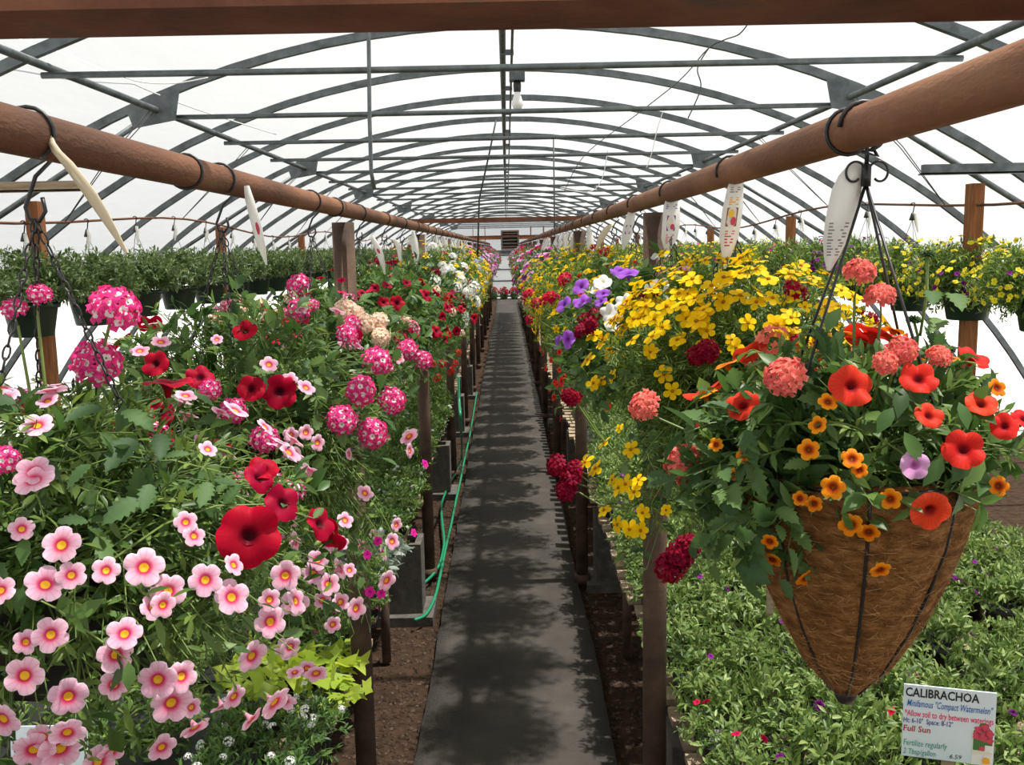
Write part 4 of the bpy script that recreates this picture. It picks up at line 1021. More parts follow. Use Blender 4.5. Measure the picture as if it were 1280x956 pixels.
cT = np.array([RR-0.12, 1.52, 1.43]); rT = np.array([0.10, 0.12, 0.15])
flowers_px(t2, b2, cT, rT, 'bid', 'p_yel', r2_front, rng); st = MB()
flowers_px(t2, b2, cT, rT*1.1, 'head', 'p_dred', [(700,582,34),(718,600,36),(712,612,34),(722,588,30),(850,690,44),(838,706,44),(860,680,36),(720,500,26),(712,495,22)], rng, True, st)
st.build('flower_stems', M['stem'], t2)
stuff(foliage(32, cT-b2, rT, [(LT['fine'], 1, 0.036, 70, 9), (LT['serr'], 2, 0.035, 24, 5)], -0.9, root=(-0.06, -0.05, 0.14)).build('trailing_foliage', [M['stem'], M['lf_bid'], M['lf_verb']], t2))
# ---- third: violet and white petunias
basket('basket of violet and white petunias beside the first sign side post', RR, 2.27, (0.26, 0.29, 0.24), 1.58,
       [('pet', 'lf_pet', 0.05, 170, 9), ('cali', 'lf_cali', 0.03, 190, 10)],
       [('pet', 'p_purp', [(730,378,26),(707,382,24),(728,360,24),(786,345,30),(755,368,20),(752,378,18),(776,340,24),(712,425,24),(700,428,20),(857,342,22)]), ('pet', 'p_white', [(755,355,24),(780,378,24),(762,392,24),(770,405,26),(748,362,22),(825,358,24),(815,362,20)]),
        ('head', 'p_dred', [(735,402,26),(745,395,24)])],
       [('pet', 'p_purp', 8, 0.0, True), ('pet', 'p_white', 6, 0.0, True), ('bid', 'p_yel', 26, 0.35)], seed=204)
# ---- fourth: crimson verbena over tiny orange calibrachoa
basket('basket of crimson verbena above small orange calibrachoa past the first sign side post', RR, 2.87, (0.27, 0.31, 0.30), 1.52,
       [('cali', 'lf_bid', 0.026, 420, 11), ('serr', 'lf_verb', 0.045, 110, 6)],
       [('head', 'p_crim', [(663,370,22),(685,376,22),(690,372,20),(708,352,22),(672,380,18),(664,400,16)]), ('cali', 'p_scar', [(690,450,8),(700,462,8),(680,442,8),(695,478,8),(676,436,8),(700,440,8),(688,486,8),(705,470,8),(683,460,8)])],
       [('head', 'p_crim', 6, 0.1, True), ('cali', 'p_scar', 34, -0.7), ('bid', 'p_yel', 20, 0.3)], seed=205)
basket('basket of yellow bidens with one crimson verbena tuft between sign side posts', RR, 3.46, (0.27, 0.31, 0.27), 1.56,
       [('fine', 'lf_bid', 0.045, 260, 12), ('cali', 'lf_bid', 0.034, 220, 10)],
       [('head', 'p_crim', [(708,350,22),(756,318,18)])], [('bid', 'p_yel', 90, 0.0)], seed=206, fine=False)
basket('basket of yellow bidens with red blooms below at the second sign side post', RR, 4.04, (0.27, 0.31, 0.27), 1.56,
       [('fine', 'lf_bid', 0.045, 240, 12), ('cali', 'lf_bid', 0.034, 220, 10)],
       [], [('bid', 'p_yel', 80, 0.05), ('head', 'p_crim', 5, -0.3)], seed=207, fine=False)

# ---- farther baskets share foliage and bloom meshes by colour
def far_meshes(seed, mats, leaf, lmat, nb=90, size=1.0):
    fm = foliage(seed, (0, 0, 0.14), (0.28, 0.34, 0.26), [(LT[leaf], 1, 0.055, 250, 10)], -0.85, root=(0, 0, 0.13), stems=False).mesh('foliage', [M['stem'], M[lmat]])
    rng = np.random.default_rng(seed); bm = MB()
    names = [m for m in mats]
    for i, (geo, mat, share) in enumerate(names):
        n = int(nb*share*1.25); D = rand_dirs(rng, n, -0.7)
        P = D*np.array([0.28, 0.31, 0.26])*rng.uniform(0.98, 1.1, (n, 1))+np.array([0, 0, 0.14])
        N = nrm(D/np.array([0.27, 0.30, 0.21])+np.array([0, -0.6, 1.6])+rng.normal(0, 0.6, (n, 3)))
        S = NOM[geo]*size*1.15*rng.uniform(0.8, 1.2, n)
        bm.stamp(GEO[BLOOM[geo]][0], P, N, S, rng, i)
    return fm, bm.mesh('blossoms', [M[m[1]] for m in names])
FAR = dict(
    yellow=(far_meshes(301, [('bid', 'p_yel', 1.7)], 'simple', 'lf_bid'), 'golden yellow bidens'),
    white=(far_meshes(302, [('head', 'p_white', 0.25), ('cali', 'p_dred', 0.5), ('bid', 'p_yel', 0.5)], 'simple_w', 'lf_verb'), 'white, burgundy and yellow blooms'),
    blue=(far_meshes(303, [('bid', 'p_yel', 1.0), ('head', 'p_blue', 0.15), ('head', 'p_white', 0.1)], 'simple', 'lf_bid'), 'yellow, pale blue and white blooms'),
    magenta=(far_meshes(304, [('pet', 'p_mag', 0.35), ('pet', 'p_purp', 0.2), ('pet', 'p_lav', 0.3)], 'simple_w', 'lf_verb'), 'magenta and violet petunias'),
    lav=(far_meshes(305, [('pet', 'p_lav', 0.75), ('pet', 'p_mag', 0.2)], 'simple_w', 'lf_verb'), 'lavender pink petunias'),
    red=(far_meshes(306, [('pet', 'p_red', 0.3), ('head', 'p_crim', 0.2), ('pet', 'p_lav', 0.25)], 'simple_w', 'lf_pet'), 'red and pink blooms'))
pm = MB().lathe([(0, 0), (0.085, 0), (0.12, 0.13), (0.124, 0.15), (0.112, 0.14), (0, 0.13)], 16).mesh('pot', M['pot_black'])
hw = MB()
for k in range(3):
    a = 0.5+k*2.094; hw.tube([(0, 0, ZP-1.44-0.09), (0.12*math.cos(a), 0.12*math.sin(a), 0.15)], 0.0016, 4)
hw = hw.mesh('hanger_wires', M['black'])
def far_basket(x, y, kind, side, seed):
    (fm, bm), desc = FAR[kind]; rng = np.random.default_rng(seed)
    base = np.array([x, y, 1.44])
    where = 'on the hose side rail' if side < 0 else 'on the coir basket rail'
    t = thing('hanging_basket', f'basket of {desc} past second post {where}', 'flower basket', base, f'{desc} {where}')
    a = rng.uniform(0, 6.28)
    link('pot', pm, t); link('hanger_wires', hw, t); link('hook', HOOK, t, (0, 0, ZP-1.44))
    for nm, me in (('foliage', fm), ('blossoms', bm)):
        o = link(nm, me, t); o.rotation_euler = (0, 0, a); o.scale = (1, 1, rng.uniform(0.85, 1.1)); stuff(o)
seqL = ['white', 'white', 'yellow', 'yellow', 'blue', 'yellow', 'blue', 'yellow', 'yellow', 'yellow', 'magenta', 'lav', 'magenta', 'lav', 'red', 'lav', 'magenta', 'red', 'lav', 'red', 'magenta', 'lav', 'red', 'magenta', 'lav', 'red', 'lav', 'magenta', 'lav', 'red']
for k, kd in enumerate(seqL+['red', 'lav', 'magenta', 'lav', 'red', 'lav']): far_basket(RL, 5.02+0.62*k, kd, -1, 400+k)
seqR = ['yellow', 'yellow', 'yellow', 'magenta', 'magenta', 'lav', 'lav', 'red', 'lav', 'lav', 'red', 'yellow', 'yellow', 'red', 'lav', 'red', 'yellow', 'red', 'lav', 'red', 'lav', 'magenta', 'red', 'lav', 'red', 'lav', 'red', 'magenta', 'lav', 'red', 'lav']
for k, kd in enumerate(seqR+['red', 'lav', 'magenta', 'lav', 'red', 'lav']): far_basket(RR, 4.64+0.62*k, kd, 1, 500+k)

# ================================================================== OUTER ROWS
gp = MB().lathe([(0, 0), (0.095, 0), (0.10, 0.004), (0.126, 0.14), (0.138, 0.142), (0.14, 0.165), (0.130, 0.165), (0.126, 0.14), (0, 0.14)], 24).mesh('pot', M['pot_green'])
def outer_hanger():
    b = MB()
    a = np.linspace(-0.3*math.pi, 1.1*math.pi, 10); P = [(0.013*math.cos(q)+0.0, 0, 0.013*math.sin(q)) for q in a][::-1]+[(0.004, 0, -0.035), (0, 0, -0.05)]
    b.tube(P, 0.0032, 6)
    b.lathe([(0, -0.045), (0.008, -0.047), (0.02, -0.085), (0.018, -0.09), (0, -0.09)], 8)
    return b.mesh('hook', M['black'])
OH = outer_hanger()
def outer_pot(s_, y, fm, bl, label, group, cat, rimz=1.62, indiv=None):
    zt = rod_z(y); base = np.array([s_*XO, y, rimz-0.165]); rng = np.random.default_rng(int(y*100)+s_)
    t = thing('hanging_pot', label, cat, base, group)
    link('pot', gp, t); link('hook', OH, t, (0, 0, zt-base[2]))
    w_ = MB()
    for k in range(3):
        a = 0.4+k*2.094; w_.tube([(0, 0, zt-base[2]-0.085), (0.13*math.cos(a), 0.13*math.sin(a), 0.16)], 0.0016, 4)
    w_.build('hanger_wires', M['black'], t)
    tg = tag_strip([(0.012, -0.012, zt-base[2]-0.05), (0.016, -0.018, zt-base[2]-0.09), (0.012+rng.normal(0, 0.012), -0.02, zt-base[2]-0.16)], [0.016, 0.03, 0.008]).build('plant_tag', M['tagw'], t)
    o = stuff(link('foliage', fm, t)); o.rotation_euler = (0, 0, rng.uniform(0, 6.28))
    if bl is not None:
        b_ = stuff(link('blossoms', bl, t)); b_.rotation_euler = o.rotation_euler
    if indiv:
        for geo, mat, n in indiv: flowers_rand(t, base, base+np.array([0, 0, 0.22]), (0.33, 0.33, 0.20), geo, mat, n, rng, -0.45)
    return t
OF = [foliage(610+k, (0, 0, 0.24), (0.29, 0.33, 0.20), [(LT['bed'], 1, 0.048, 260, 12)], -0.4, root=(0, 0, 0.14)).mesh('foliage', [M['stem'], M['lf_dull']]) for k in range(3)]
for k in range(26):
    y = 4.05+0.72*k
    outer_pot(-1, y, OF[k % 3], None, 'green plastic hanging pot of leafy plants without blooms', 'green leafy hanging pots', 'hanging pot')
OY = [foliage(620+k, (0, 0, 0.22), (0.33, 0.33, 0.20), [(LT['cali'], 1, 0.042, 430, 11)], -0.9, root=(0, 0, 0.14)).mesh('foliage', [M['stem'], M['lf_bid']]) for k in range(2)]
def outer_bloom(seed, mat, n):
    rng = np.random.default_rng(seed); b = MB(); D = rand_dirs(rng, n, -0.5); R_ = np.array([0.33, 0.33, 0.20])
    b.stamp(GEO['lowc'][0], D*R_*rng.uniform(1, 1.1, (n, 1))+np.array([0, 0, 0.22]), nrm(D/R_+np.array([0, -1.2, 1.2])+rng.normal(0, 1.0, (n, 3))), 0.0165*rng.uniform(0.8, 1.2, n), rng); return b.mesh('blossoms', [M[mat]])
OBY = outer_bloom(631, 'p_lyel', 160); OBP = outer_bloom(632, 'p_dpur', 80); OBM = outer_bloom(633, 'p_mag', 60)
for k in range(25):
    y = 4.2+0.72*k
    if k < 3: outer_pot(1, y, OY[k % 2], None, 'lemon yellow calibrachoa pot with a few purple blooms by the first wooden post' , 'lemon yellow pots by first post', 'hanging pot', 1.60, [('cali', 'p_lyel', 190), ('cali', 'p_dpur', 14)])
    elif k in (3, 4): outer_pot(1, y, OY[k % 2], OBP, 'hanging pot of dark purple calibrachoa behind the coral verbena', 'dark purple hanging pots', 'hanging pot')
    elif k % 3 == 2: outer_pot(1, y, OY[k % 2], OBM, 'hanging pot of magenta calibrachoa in the lemon yellow row', 'magenta hanging pots', 'hanging pot')
    else: outer_pot(1, y, OY[k % 2], OBY, 'hanging pot of lemon yellow calibrachoa beyond the dark purple pots', 'farther lemon yellow hanging pots', 'hanging pot')

# ================================================================== BENCH PLANTS
sp = MB().lathe([(0, 0), (0.045, 0), (0.058, 0.085), (0.062, 0.087), (0.062, 0.095), (0.056, 0.095), (0.054, 0.08), (0, 0.08)], 14).mesh('pot', M['pot_black'])
def bed_fol(seed, leaf, mat, size=0.030, ns=46, per=8, rad=(0.105, 0.105, 0.075), zc=0.125):
    return foliage(seed, (0, 0, zc), rad, [(LT[leaf], 1, size, ns, per)], -0.35, root=(0, 0, 0.08), stem_r=0.001).mesh('foliage', [M['stem'], M[mat]])
BED = [bed_fol(700+k, 'bed', 'lf_pale', 0.032+0.003*k) for k in range(4)]
def bench_pot(x, y, fm, label, group, fl=(), name='potted_plant', rng=None, sc_=1.0, big=1.0):
    base = np.array([x, y, BZ+0.002])
    t = thing(name, label, 'potted plant', base, group)
    link('pot', sp, t)
    o = stuff(link('foliage', fm, t)); o.rotation_euler = (0, 0, rng.uniform(0, 6.28)); o.scale = (sc_*rng.uniform(0.9, 1.12),)*2+(sc_*rng.uniform(0.85, 1.2),)
    for geo, mat, n, size in fl: flowers_rand(t, base, base+np.array([0, 0, 0.125]), (0.10*sc_, 0.10*sc_, 0.075*sc_), geo, mat, n, rng, 0.1, False, size)
    return t
rng = np.random.default_rng(71)
k = 0
for j in range(22):
    for i in range(10):
        x = 0.54+0.164*i+rng.normal(0, 0.012); y = 1.95+0.17*j+rng.normal(0, 0.012)
        if i in (6, 7) and j in (6,): continue                  # the gap beside the coir cone where planks show
        q = rng.random()
        near_red = y < 2.35
        if near_red and q < 0.5: fl = [('cali', 'p_crim', int(rng.integers(1, 3)), 0.9)]; lab = 'small black pot with red blooms among pale leaves near the sign'; grp = 'red bedding pots by the sign'
        elif q < 0.55: fl = [('cali', 'p_dpur', int(rng.integers(1, 4)), 0.85)]; lab = 'small black pot with dark purple blooms on the bench under the coir cone'; grp = 'purple bedding pots'
        elif q < 0.62: fl = [('cali', 'p_mag', 1, 0.85)]; lab = 'small black pot with one magenta bloom on the bench under the coir cone'; grp = 'magenta bedding pots'
        else: fl = []; lab = 'small black pot of pale green leaves without blooms under the coir cone'; grp = 'leafy bedding pots'
        bench_pot(x, y, BED[k % 4], lab, grp, fl, rng=rng); k += 1
# hose side edge pots
ALY = bed_fol(720, 'bed', 'lf_pet', 0.028); SIL = bed_fol(721, 'serr', 'lf_silver', 0.055, 26, 6); LIME = foliage(722, (0, 0, 0.13), (0.12, 0.13, 0.075), [(LT['heart'], 1, 0.055, 18, 2)], -0.3, root=(0, 0, 0.08)).mesh('foliage', [M['stem'], M['lf_lime']])
GRN = bed_fol(723, 'bed', 'lf_cali', 0.032)
for j in range(38):
    for i in range(2):
        x = -0.57-0.165*i+rng.normal(0, 0.01); y = 1.55+0.17*j+rng.normal(0, 0.01)
        if y < 2.45: bench_pot(x, y, ALY, 'small black pot of white alyssum beside the handwritten card on the hose side', 'white alyssum pots by the card', [('head', 'p_white', 5, 0.55)], rng=rng)
        elif y < 2.78 and i < 2: bench_pot(x, y, LIME, 'pot of lime green lobed leaves at the bench edge on the hose side', 'lime leaf pots', [], rng=rng)
        elif y < 3.5: bench_pot(x, y, GRN, 'pot of green leaves with small magenta blooms on the hose side bench', 'magenta pots hose side', [('cali', 'p_mag', 3, 0.7)], rng=rng, sc_=1.1)
        elif y < 3.9: bench_pot(x, y, SIL, 'pot of silvery toothed leaves at the bench edge on the hose side', 'silver leaf pots', [], rng=rng, sc_=1.1)
        elif j % 3: bench_pot(x, y, GRN, 'pot of plain green leaves along the hose side bench', 'plain green pots hose side', [], rng=rng, sc_=1.15)
        else: bench_pot(x, y, ALY, 'pot of white alyssum between plain green pots on the hose side bench', 'farther alyssum pots', [('head', 'p_white', 5, 0.55)], rng=rng, sc_=1.1)
# trays filling the rest of both benches
TRAY = MB().box((0, 0, 0.03), (0.46, 0.46, 0.06)).mesh('tray', M['pot_black'], False)
def tray_fol(seed, mat): return foliage(seed, (0, 0, 0.09), (0.25, 0.25, 0.09), [(LT['simple'], 1, 0.045, 170, 8)], -0.1, root=(0, 0, 0.05), stems=False).mesh('foliage', [M['stem'], M[mat]])
TF = [tray_fol(741, 'lf_pale'), tray_fol(742, 'lf_cali')]
def tray(x, y, k, side):
    t = thing('plant_tray', f'black tray of {"pale" if k else "mid"} green seedlings on the {side} bench beyond the small pots', 'plant tray', (x, y, BZ+0.002), f'{"pale" if k else "mid"} green trays {side}')
    link('tray', TRAY, t); o = stuff(link('foliage', TF[1-k], t)); o.rotation_euler = (0, 0, rng.integers(4)*math.pi/2)
for j in range(46):
    for i in range(3):
        y = 5.95+0.55*j
        tray(0.76+0.52*i, y, (i+j) % 2, 'coir basket')
for j in range(55):
    for i in range(3):
        y = 1.9+0.55*j
        if i == 0 and y < 8.2: continue
        tray(-0.80-0.52*i+(0.25 if i and y < 8.2 else 0), y, (i+j) % 2, 'hose side')

# red flowers at the end of the aisle
for k, px in enumerate((617, 630, 643)):
    p = at_y(px, 373, 34.4)
    t = thing('flower_tub', 'tub of crimson blooms standing before the far door', 'flower tub', (p[0], 34.5, 0.0), 'crimson tubs at the aisle end')
    o = link('tub', gp, t); o.scale = (1.0, 1.0, 1.1)
    o = stuff(link('foliage', FAR['red'][0][0], t, (0, 0, 0.02))); o.scale = (0.6, 0.6, 1.0)
    b_ = MB(); rg = np.random.default_rng(k); D = rand_dirs(rg, 40, -0.2); R_ = np.array([0.18, 0.18, 0.2])
    b_.stamp(GEO['lowh'][0], D*R_+np.array([0, 0, 0.24]), D+np.array([0, -0.5, 0.5]), np.full(40, 0.04), rg)
    stuff(b_.build('blossoms', [M['p_crim']], t))

# ================================================================== TAGS, SIGNS, HOSE
def px_tag(pts, widths, Y, mat, label, prints=(), group=None, tilt=0.25):
    """hanging plant tag drawn on the plane of its own hook"""
    P = [at_y(x, y, Y) for x, y in pts]; n = 9
    Q = []; W = []
    u = np.linspace(0, 1, n); seg = np.linspace(0, 1, len(P))
    P = np.array(P); Q = np.stack([np.interp(u, seg, P[:, i]) for i in range(3)], 1)
    Q[:, 1] += -0.012*np.sin(u*math.pi)
    W = np.interp(u, np.linspace(0, 1, len(widths)), widths)*Y/FPX
    b = Q[0].copy(); t = thing('plant_tag', label, 'plant tag', b, group)
    wd = np.array([math.cos(tilt), -math.sin(tilt), 0])
    tag_strip(Q-b, W, wdir=wd).build('strip', M[mat], t)
    T = nrm(np.gradient(Q, axis=0)); nr = nrm(np.cross(T, wd))
    sgn = -1 if nr[4] @ (CAM-Q[4]) < 0 else 1
    def pt(v, uu):
        p = np.array([np.interp(v, u, Q[:, i]) for i in range(3)]); w_ = np.interp(v, u, W); nn = np.array([np.interp(v, u, nr[:, i]) for i in range(3)])*sgn
        return p+wd*uu*w_/2+nn*(0.0012-0.12*abs(uu)*w_*0.5*sgn) - b
    for kind, v0, v1, u0, u1, m in prints:
        pm_ = MB()
        if kind == 'lines':
            k = max(2, int((v1-v0)/0.022))
            for j in range(k):
                a = v0+(v1-v0)*j/k; e = a+(v1-v0)/k*0.45; uu = u1-(0.3*(j % 3 == 2))
                pm_.add([pt(a, u0), pt(a, uu), pt(e, uu), pt(e, u0)], [(0, 1, 2, 3)])
        elif kind == 'oval':
            cs = [pt((v0+v1)/2+(v1-v0)/2*math.sin(q), (u0+u1)/2+(u1-u0)/2*math.cos(q)) for q in np.linspace(0, 2*math.pi, 13)[:-1]]
            pm_.add(cs, [tuple(range(12))])
        else:
            pm_.add([pt(v0, u0), pt(v0, u1), pt(v1, u1), pt(v1, u0)], [(0, 1, 2, 3)])
        pm_.build('print', M[m], t, smooth=False)
    return t
px_tag([(63,170),(70,185),(92,207),(115,238),(135,272),(158,316)], [6, 12, 17, 19, 16, 4], 0.98, 'tagc', 'yellowed blank plant tag curling from the nearest basket hook', [('oval', 0.45, 0.55, -0.4, 0.3, 'ink_cream'), ('lines', 0.26, 0.36, -0.4, 0.4, 'ink_cream')])
px_tag([(308,232),(313,250),(322,280),(328,308),(333,331)], [8, 14, 16, 13, 2], 1.64, 'tagw', 'white plant tag with a small red picture on the second hose side hook', [('oval', 0.48, 0.62, -0.1, 0.6, 'ink_rose')], tilt=0.5)
px_tag([(464,294),(470,305),(476,320),(481,343)], [5, 10, 10, 2], 3.12, 'tagw', 'slim white plant tag hooked just past the first rusty post', [('oval', 0.45, 0.6, -0.3, 0.5, 'ink_rose')], tilt=0.5)
px_tag([(486,299),(494,300),(499,310),(500,326)], [5, 8, 8, 3], 3.76, 'tagw', 'bent white plant tag beside the reddish wooden post', tilt=0.5)
px_tag([(1077,203),(1066,212),(1054,240),(1046,275),(1040,310),(1036,338)], [22, 34, 40, 38, 30, 5], 1.06, 'tagw', 'large plain white plant tag with fine print on the coir basket hook', [('lines', 0.62, 0.88, -0.75, 0.7, 'ink_grey')], tilt=-0.2)
px_tag([(921,216),(918,235),(914,262),(910,295),(906,336)], [10, 20, 25, 24, 3], 1.64, 'tagw', 'white tag with brown flower picture beside the large plain tag', [('lines', 0.24, 0.32, -0.6, 0.6, 'ink_grey'), ('lines', 0.36, 0.46, -0.5, 0.5, 'ink_orange'), ('rect', 0.48, 0.66, -0.55, 0.55, 'ink_brown'), ('oval', 0.50, 0.58, -0.4, 0.2, 'ink_yellow'), ('oval', 0.57, 0.65, -0.1, 0.45, 'ink_rose'), ('lines', 0.70, 0.84, -0.5, 0.5, 'ink_rose')], tilt=0.0)
px_tag([(840,246),(839,258),(838,280),(836,298),(833,318)], [14, 20, 22, 20, 3], 2.27, 'tagw', 'white tag with violet flower picture by the first sign side post', [('lines', 0.2, 0.3, -0.7, 0.7, 'ink_navy'), ('rect', 0.38, 0.62, -0.5, 0.5, 'ink_purple'), ('oval', 0.42, 0.52, -0.4, 0.1, 'ink_cream'), ('oval', 0.5, 0.6, -0.1, 0.4, 'ink_rose'), ('lines', 0.68, 0.84, -0.5, 0.5, 'ink_rose')], tilt=0.0)
px_tag([(790,264),(786,278),(783,295),(779,312)], [9, 13, 13, 3], 2.95, 'tagw', 'grey-white tag with small dark picture just past the first sign side post', [('rect', 0.4, 0.62, -0.5, 0.5, 'ink_purple')], tilt=0.0)
px_tag([(768,279),(760,283),(752,296),(746,311)], [5, 9, 10, 3], 3.65, 'tagc', 'curling cream tag between the sign side posts', tilt=0.2)
# far tags, one mesh per bend
TG = [tag_strip([(0, 0, 0), (0.012*b_, -0.006, -0.05), (0.03*b_, -0.006, -0.11), (0.04*b_, 0, -0.19)], [0.014, 0.036, 0.036, 0.004], wdir=(0.9, -0.35*b_, 0)).mesh('plant_tag', M['tagw']) for b_ in (-1.0, 0.3, 1.0)]
rng = np.random.default_rng(9)
for x, y0, n, side in ((RL, 4.8, 18, 'hose side'), (RR, 4.4, 18, 'coir basket')):
    for k in range(n):
        o = link('plant_tag', TG[int(rng.integers(3))], loc=(x+rng.choice([-0.01, 0.014]), y0+0.39*k if k > 3 else y0+0.75*k-0.005, ZP-PR-0.008)); o.rotation_euler = (0, 0, rng.normal(0, 0.5))
        tag(o, f'small white plant tag beyond the second post on the {side} rail', 'plant tag', f'far tags {side} rail')

def text_mesh(s_, size, mat, shear=0.0, bold=0.0):
    cu = bpy.data.curves.new('lettering', 'FONT'); cu.body = s_; cu.size = size; cu.shear = shear; cu.offset = bold; cu.resolution_u = 2
    tmp = bpy.data.objects.new('lettering', cu); col.objects.link(tmp)
    bpy.context.view_layer.update()
    me = bpy.data.meshes.new_from_object(tmp.evaluated_get(bpy.context.evaluated_depsgraph_get()))
    bpy.data.objects.remove(tmp); bpy.data.curves.remove(cu)
    me.materials.clear(); me.materials.append(mat); return me
def fit_text(t, s_, x, z, w_, h_, mat, shear=0.0, rot=0.0, bold=0.0):
    me = text_mesh(s_, 1.0, mat, shear, bold)
    xs = np.array([v.co[0] for v in me.vertices]); ys_ = np.array([v.co[1] for v in me.vertices])
    sx = w_/(xs.max()-xs.min()); sy = h_/(ys_.max()-ys_.min())
    o = link('lettering', me, t, (x-xs.min()*sx, -0.0032, z-ys_.min()*sy)); o.rotation_euler = (math.pi/2, -rot, 0); o.scale = (sx, sy, 1)
    return o
# the calibrachoa card
S0 = at_y(1130, 856, 2.03); S1 = at_z(1246, 868, S0[2]); SB = at_y(1129, 943, 2.03); SB[0] = S0[0]
Wd = np.linalg.norm(S1-S0); Hd = np.linalg.norm(S0-SB)*1.02
yaw = math.atan2(S1[1]-S0[1], S1[0]-S0[0])
t = thing('price_card', 'white handwritten CALIBRACHOA card on a wooden stake below the coir cone', 'sign', SB, rz=yaw)
MB().box((Wd/2, 0, Hd/2), (Wd, 0.004, Hd)).build('card', M['board'], t, smooth=False)
MB().box((Wd*0.52, 0.006, -0.0525), (0.028, 0.006, 0.305)).build('stake', M['plank'], t, smooth=False)
U = lambda u: Wd*u
Vv = lambda v: Hd*(1-v)
fit_text(t, 'CALIBRACHOA', U(0.02), Vv(0.16), U(0.80), Hd*0.125, M['ink_black'], bold=0.02)
fit_text(t, 'Minifamous "Compact Watermelon"', U(0.04), Vv(0.325), U(0.93), Hd*0.13, M['ink_blue'], 0.3, bold=0.006)
fit_text(t, '*Allow soil to dry between waterings', U(0.02), Vv(0.46), U(0.96), Hd*0.12, M['ink_pink'], 0.0, bold=0.012)
fit_text(t, 'Ht: 6-10"  Space: 8-12"', U(0.01), Vv(0.545), U(0.54), Hd*0.095, M['ink_navy'], bold=0.01)
fit_text(t, 'Full Sun', U(0.01), Vv(0.645), U(0.30), Hd*0.085, M['ink_red'], 0.1, bold=0.012)
fit_text(t, 'Fertilize regularly', U(0.02), Vv(0.87), U(0.48), Hd*0.11, M['ink_teal'], 0.15)
fit_text(t, '2 Tbsp/gallon', U(0.02), Vv(0.985), U(0.36), Hd*0.10, M['ink_teal'], 0.15)
fit_text(t, '6.59', U(0.53), Vv(0.96), U(0.13), Hd*0.06, M['ink_black'], 0.15)
# picture label stuck on the card
pl = [(0.765, 1.0), (0.765, 0.52), (0.80, 0.50), (0.83, 0.42), (0.88, 0.40), (0.93, 0.42), (0.955, 0.49), (0.99, 0.52), (0.99, 1.0)]
o = MB().add([(U(a), -0.0030, Vv(b)) for a, b in pl], [tuple(range(9))]).build('picture_label', M['tagw'], t, smooth=False)
MB().add([(U(a), -0.0036, Vv(b)) for a, b in [(0.775, 0.80), (0.775, 0.53), (0.81, 0.51), (0.84, 0.43), (0.88, 0.415), (0.925, 0.43), (0.945, 0.50), (0.98, 0.53), (0.98, 0.72), (0.90, 0.72), (0.90, 0.80)]], [tuple(range(11))]).build('print', M['ink_green'], t, smooth=False)
for a, b, r_ in ((0.83, 0.52, 0.05), (0.89, 0.49, 0.05), (0.94, 0.56, 0.05), (0.81, 0.60, 0.045), (0.88, 0.61, 0.055), (0.95, 0.65, 0.04), (0.87, 0.77, 0.03)):
    MB().add([(U(a)+r_*Wd*math.cos(q)*(1+0.15*math.cos(5*q)), -0.0041, Vv(b)+r_*Wd*math.sin(q)*(1+0.15*math.cos(5*q))) for q in np.linspace(0, 2*math.pi, 21)[:-1]], [tuple(range(20))]).build('print', M['ink_rose'], t, smooth=False)
MB().add([(U(0.92)+0.042*Wd*math.cos(q), -0.0041, Vv(0.935)+0.042*Wd*math.sin(q)) for q in np.linspace(0, 2*math.pi, 19)[:-1]], [tuple(range(18))]).build('print', M['ink_orange'], t, smooth=False)
MB().add([(U(0.77), -0.0041, Vv(0.82)), (U(0.985), -0.0041, Vv(0.82)), (U(0.985), -0.0041, Vv(0.84)), (U(0.77), -0.0041, Vv(0.84))], [(3, 2, 1, 0)]).build('print', M['ink_cream'], t, smooth=False)
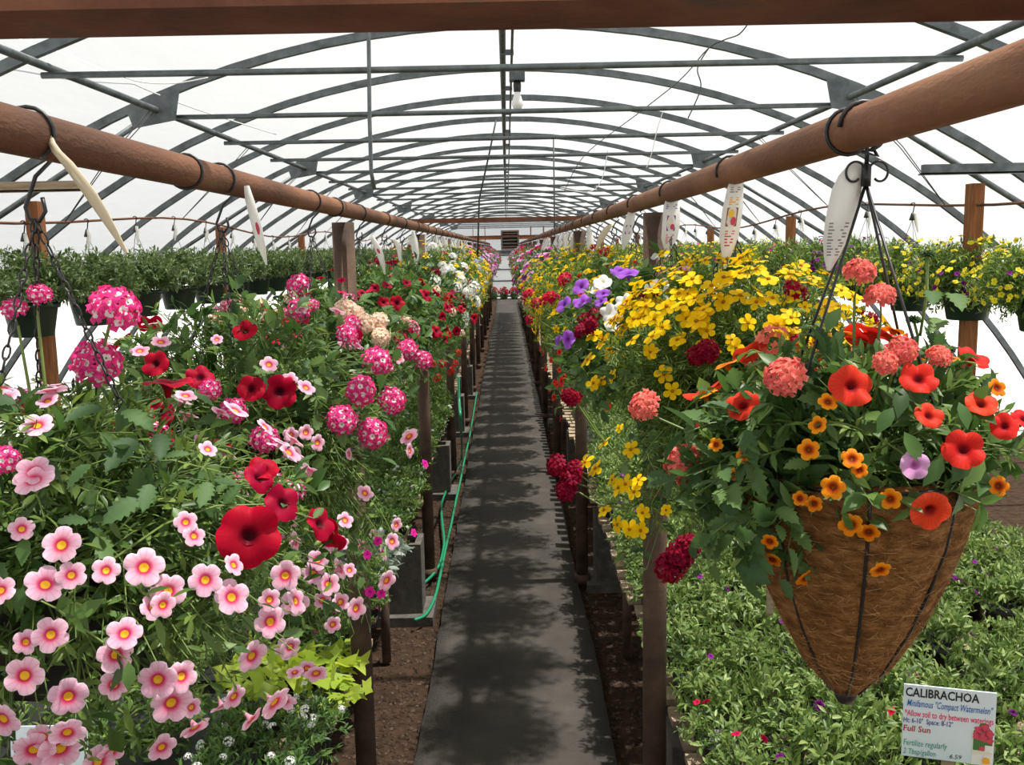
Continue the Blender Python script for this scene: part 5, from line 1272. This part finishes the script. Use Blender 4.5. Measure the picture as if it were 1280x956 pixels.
# the half hidden card on the hose side
S0 = at_y(8, 912, 2.05); S1 = at_y(104, 905, 2.05); Wd = S1[0]-S0[0]; Hd = 0.15
t = thing('price_card', 'white handwritten card half hidden under the pink calibrachoa', 'sign', (S0[0], 2.05, S0[2]-Hd))
t.rotation_euler = (-0.12, 0, 0)
MB().box((Wd/2, 0, Hd/2), (Wd, 0.004, Hd)).build('card', M['board'], t, smooth=False)
MB().box((Wd*0.5, 0.006, -0.01), (0.028, 0.006, 0.18)).build('stake', M['plank'], t, smooth=False)
Vv = lambda v: Hd*(1-v)
fit_text(t, 'Ht', Wd*0.03, Vv(0.30), Wd*0.10, Hd*0.10, M['ink_black'])
fit_text(t, 'S', Wd*0.04, Vv(0.46), Wd*0.05, Hd*0.10, M['ink_black'])
fit_text(t, '*', Wd*0.04, Vv(0.60), Wd*0.05, Hd*0.07, M['ink_pink'])
# slim wooden stake with a pale blue card left of the cone
a = at_y(950, 703, 2.9); b = at_y(962, 765, 2.9)
t = thing('plant_stake', 'slim wooden stake with a small pale blue card among bedding pots', 'plant stake', (b[0], 2.9, b[2]-0.16))
MB().box((0, 0, 0.16), (0.022, 0.006, 0.32)).build('stake', M['plank'], t, smooth=False)
MB().box((-0.02, -0.005, 0.30), (0.07, 0.003, 0.05)).build('card', M['board'], t, smooth=False)

# garden hose
def hose_path(P, r, label, name='garden_hose'):
    P = [np.asarray(p, float) for p in P]; Q = []
    for i in range(len(P)-1):
        p0 = P[max(i-1, 0)]; p1 = P[i]; p2 = P[i+1]; p3 = P[min(i+2, len(P)-1)]
        for t_ in np.linspace(0, 1, 8, endpoint=False):
            Q.append(0.5*((2*p1)+(-p0+p2)*t_+(2*p0-5*p1+4*p2-p3)*t_**2+(-p0+3*p1-3*p2+p3)*t_**3))
    Q.append(P[-1])
    return tag(MB().tube(Q, r, 10).build(name, M['hose']), label, 'hose')
gz = 0.012
P1 = [at_z(x, y, gz) for x, y in ((516, 735), (532, 727), (548, 708), (555, 680), (553, 655), (552, 632), (560, 608), (570, 590), (577, 570))]+[at_y(576, 530, 5.9), at_y(574, 500, 6.0), at_y(573, 470, 6.05)]
for p in P1[-3:]: p[0] = max(p[0], -0.46)
hose_path(P1, 0.0085, 'green garden hose looping off the bench edge onto the soil')
P2 = [at_z(x, y, gz+0.006) for x, y in ((518, 775), (532, 768), (543, 748), (550, 720), (557, 685), (564, 655), (570, 625), (576, 598), (581, 572), (587, 545), (592, 515), (596, 490))]
hose_path(P2, 0.0085, 'green garden hose lying along the walk edge')
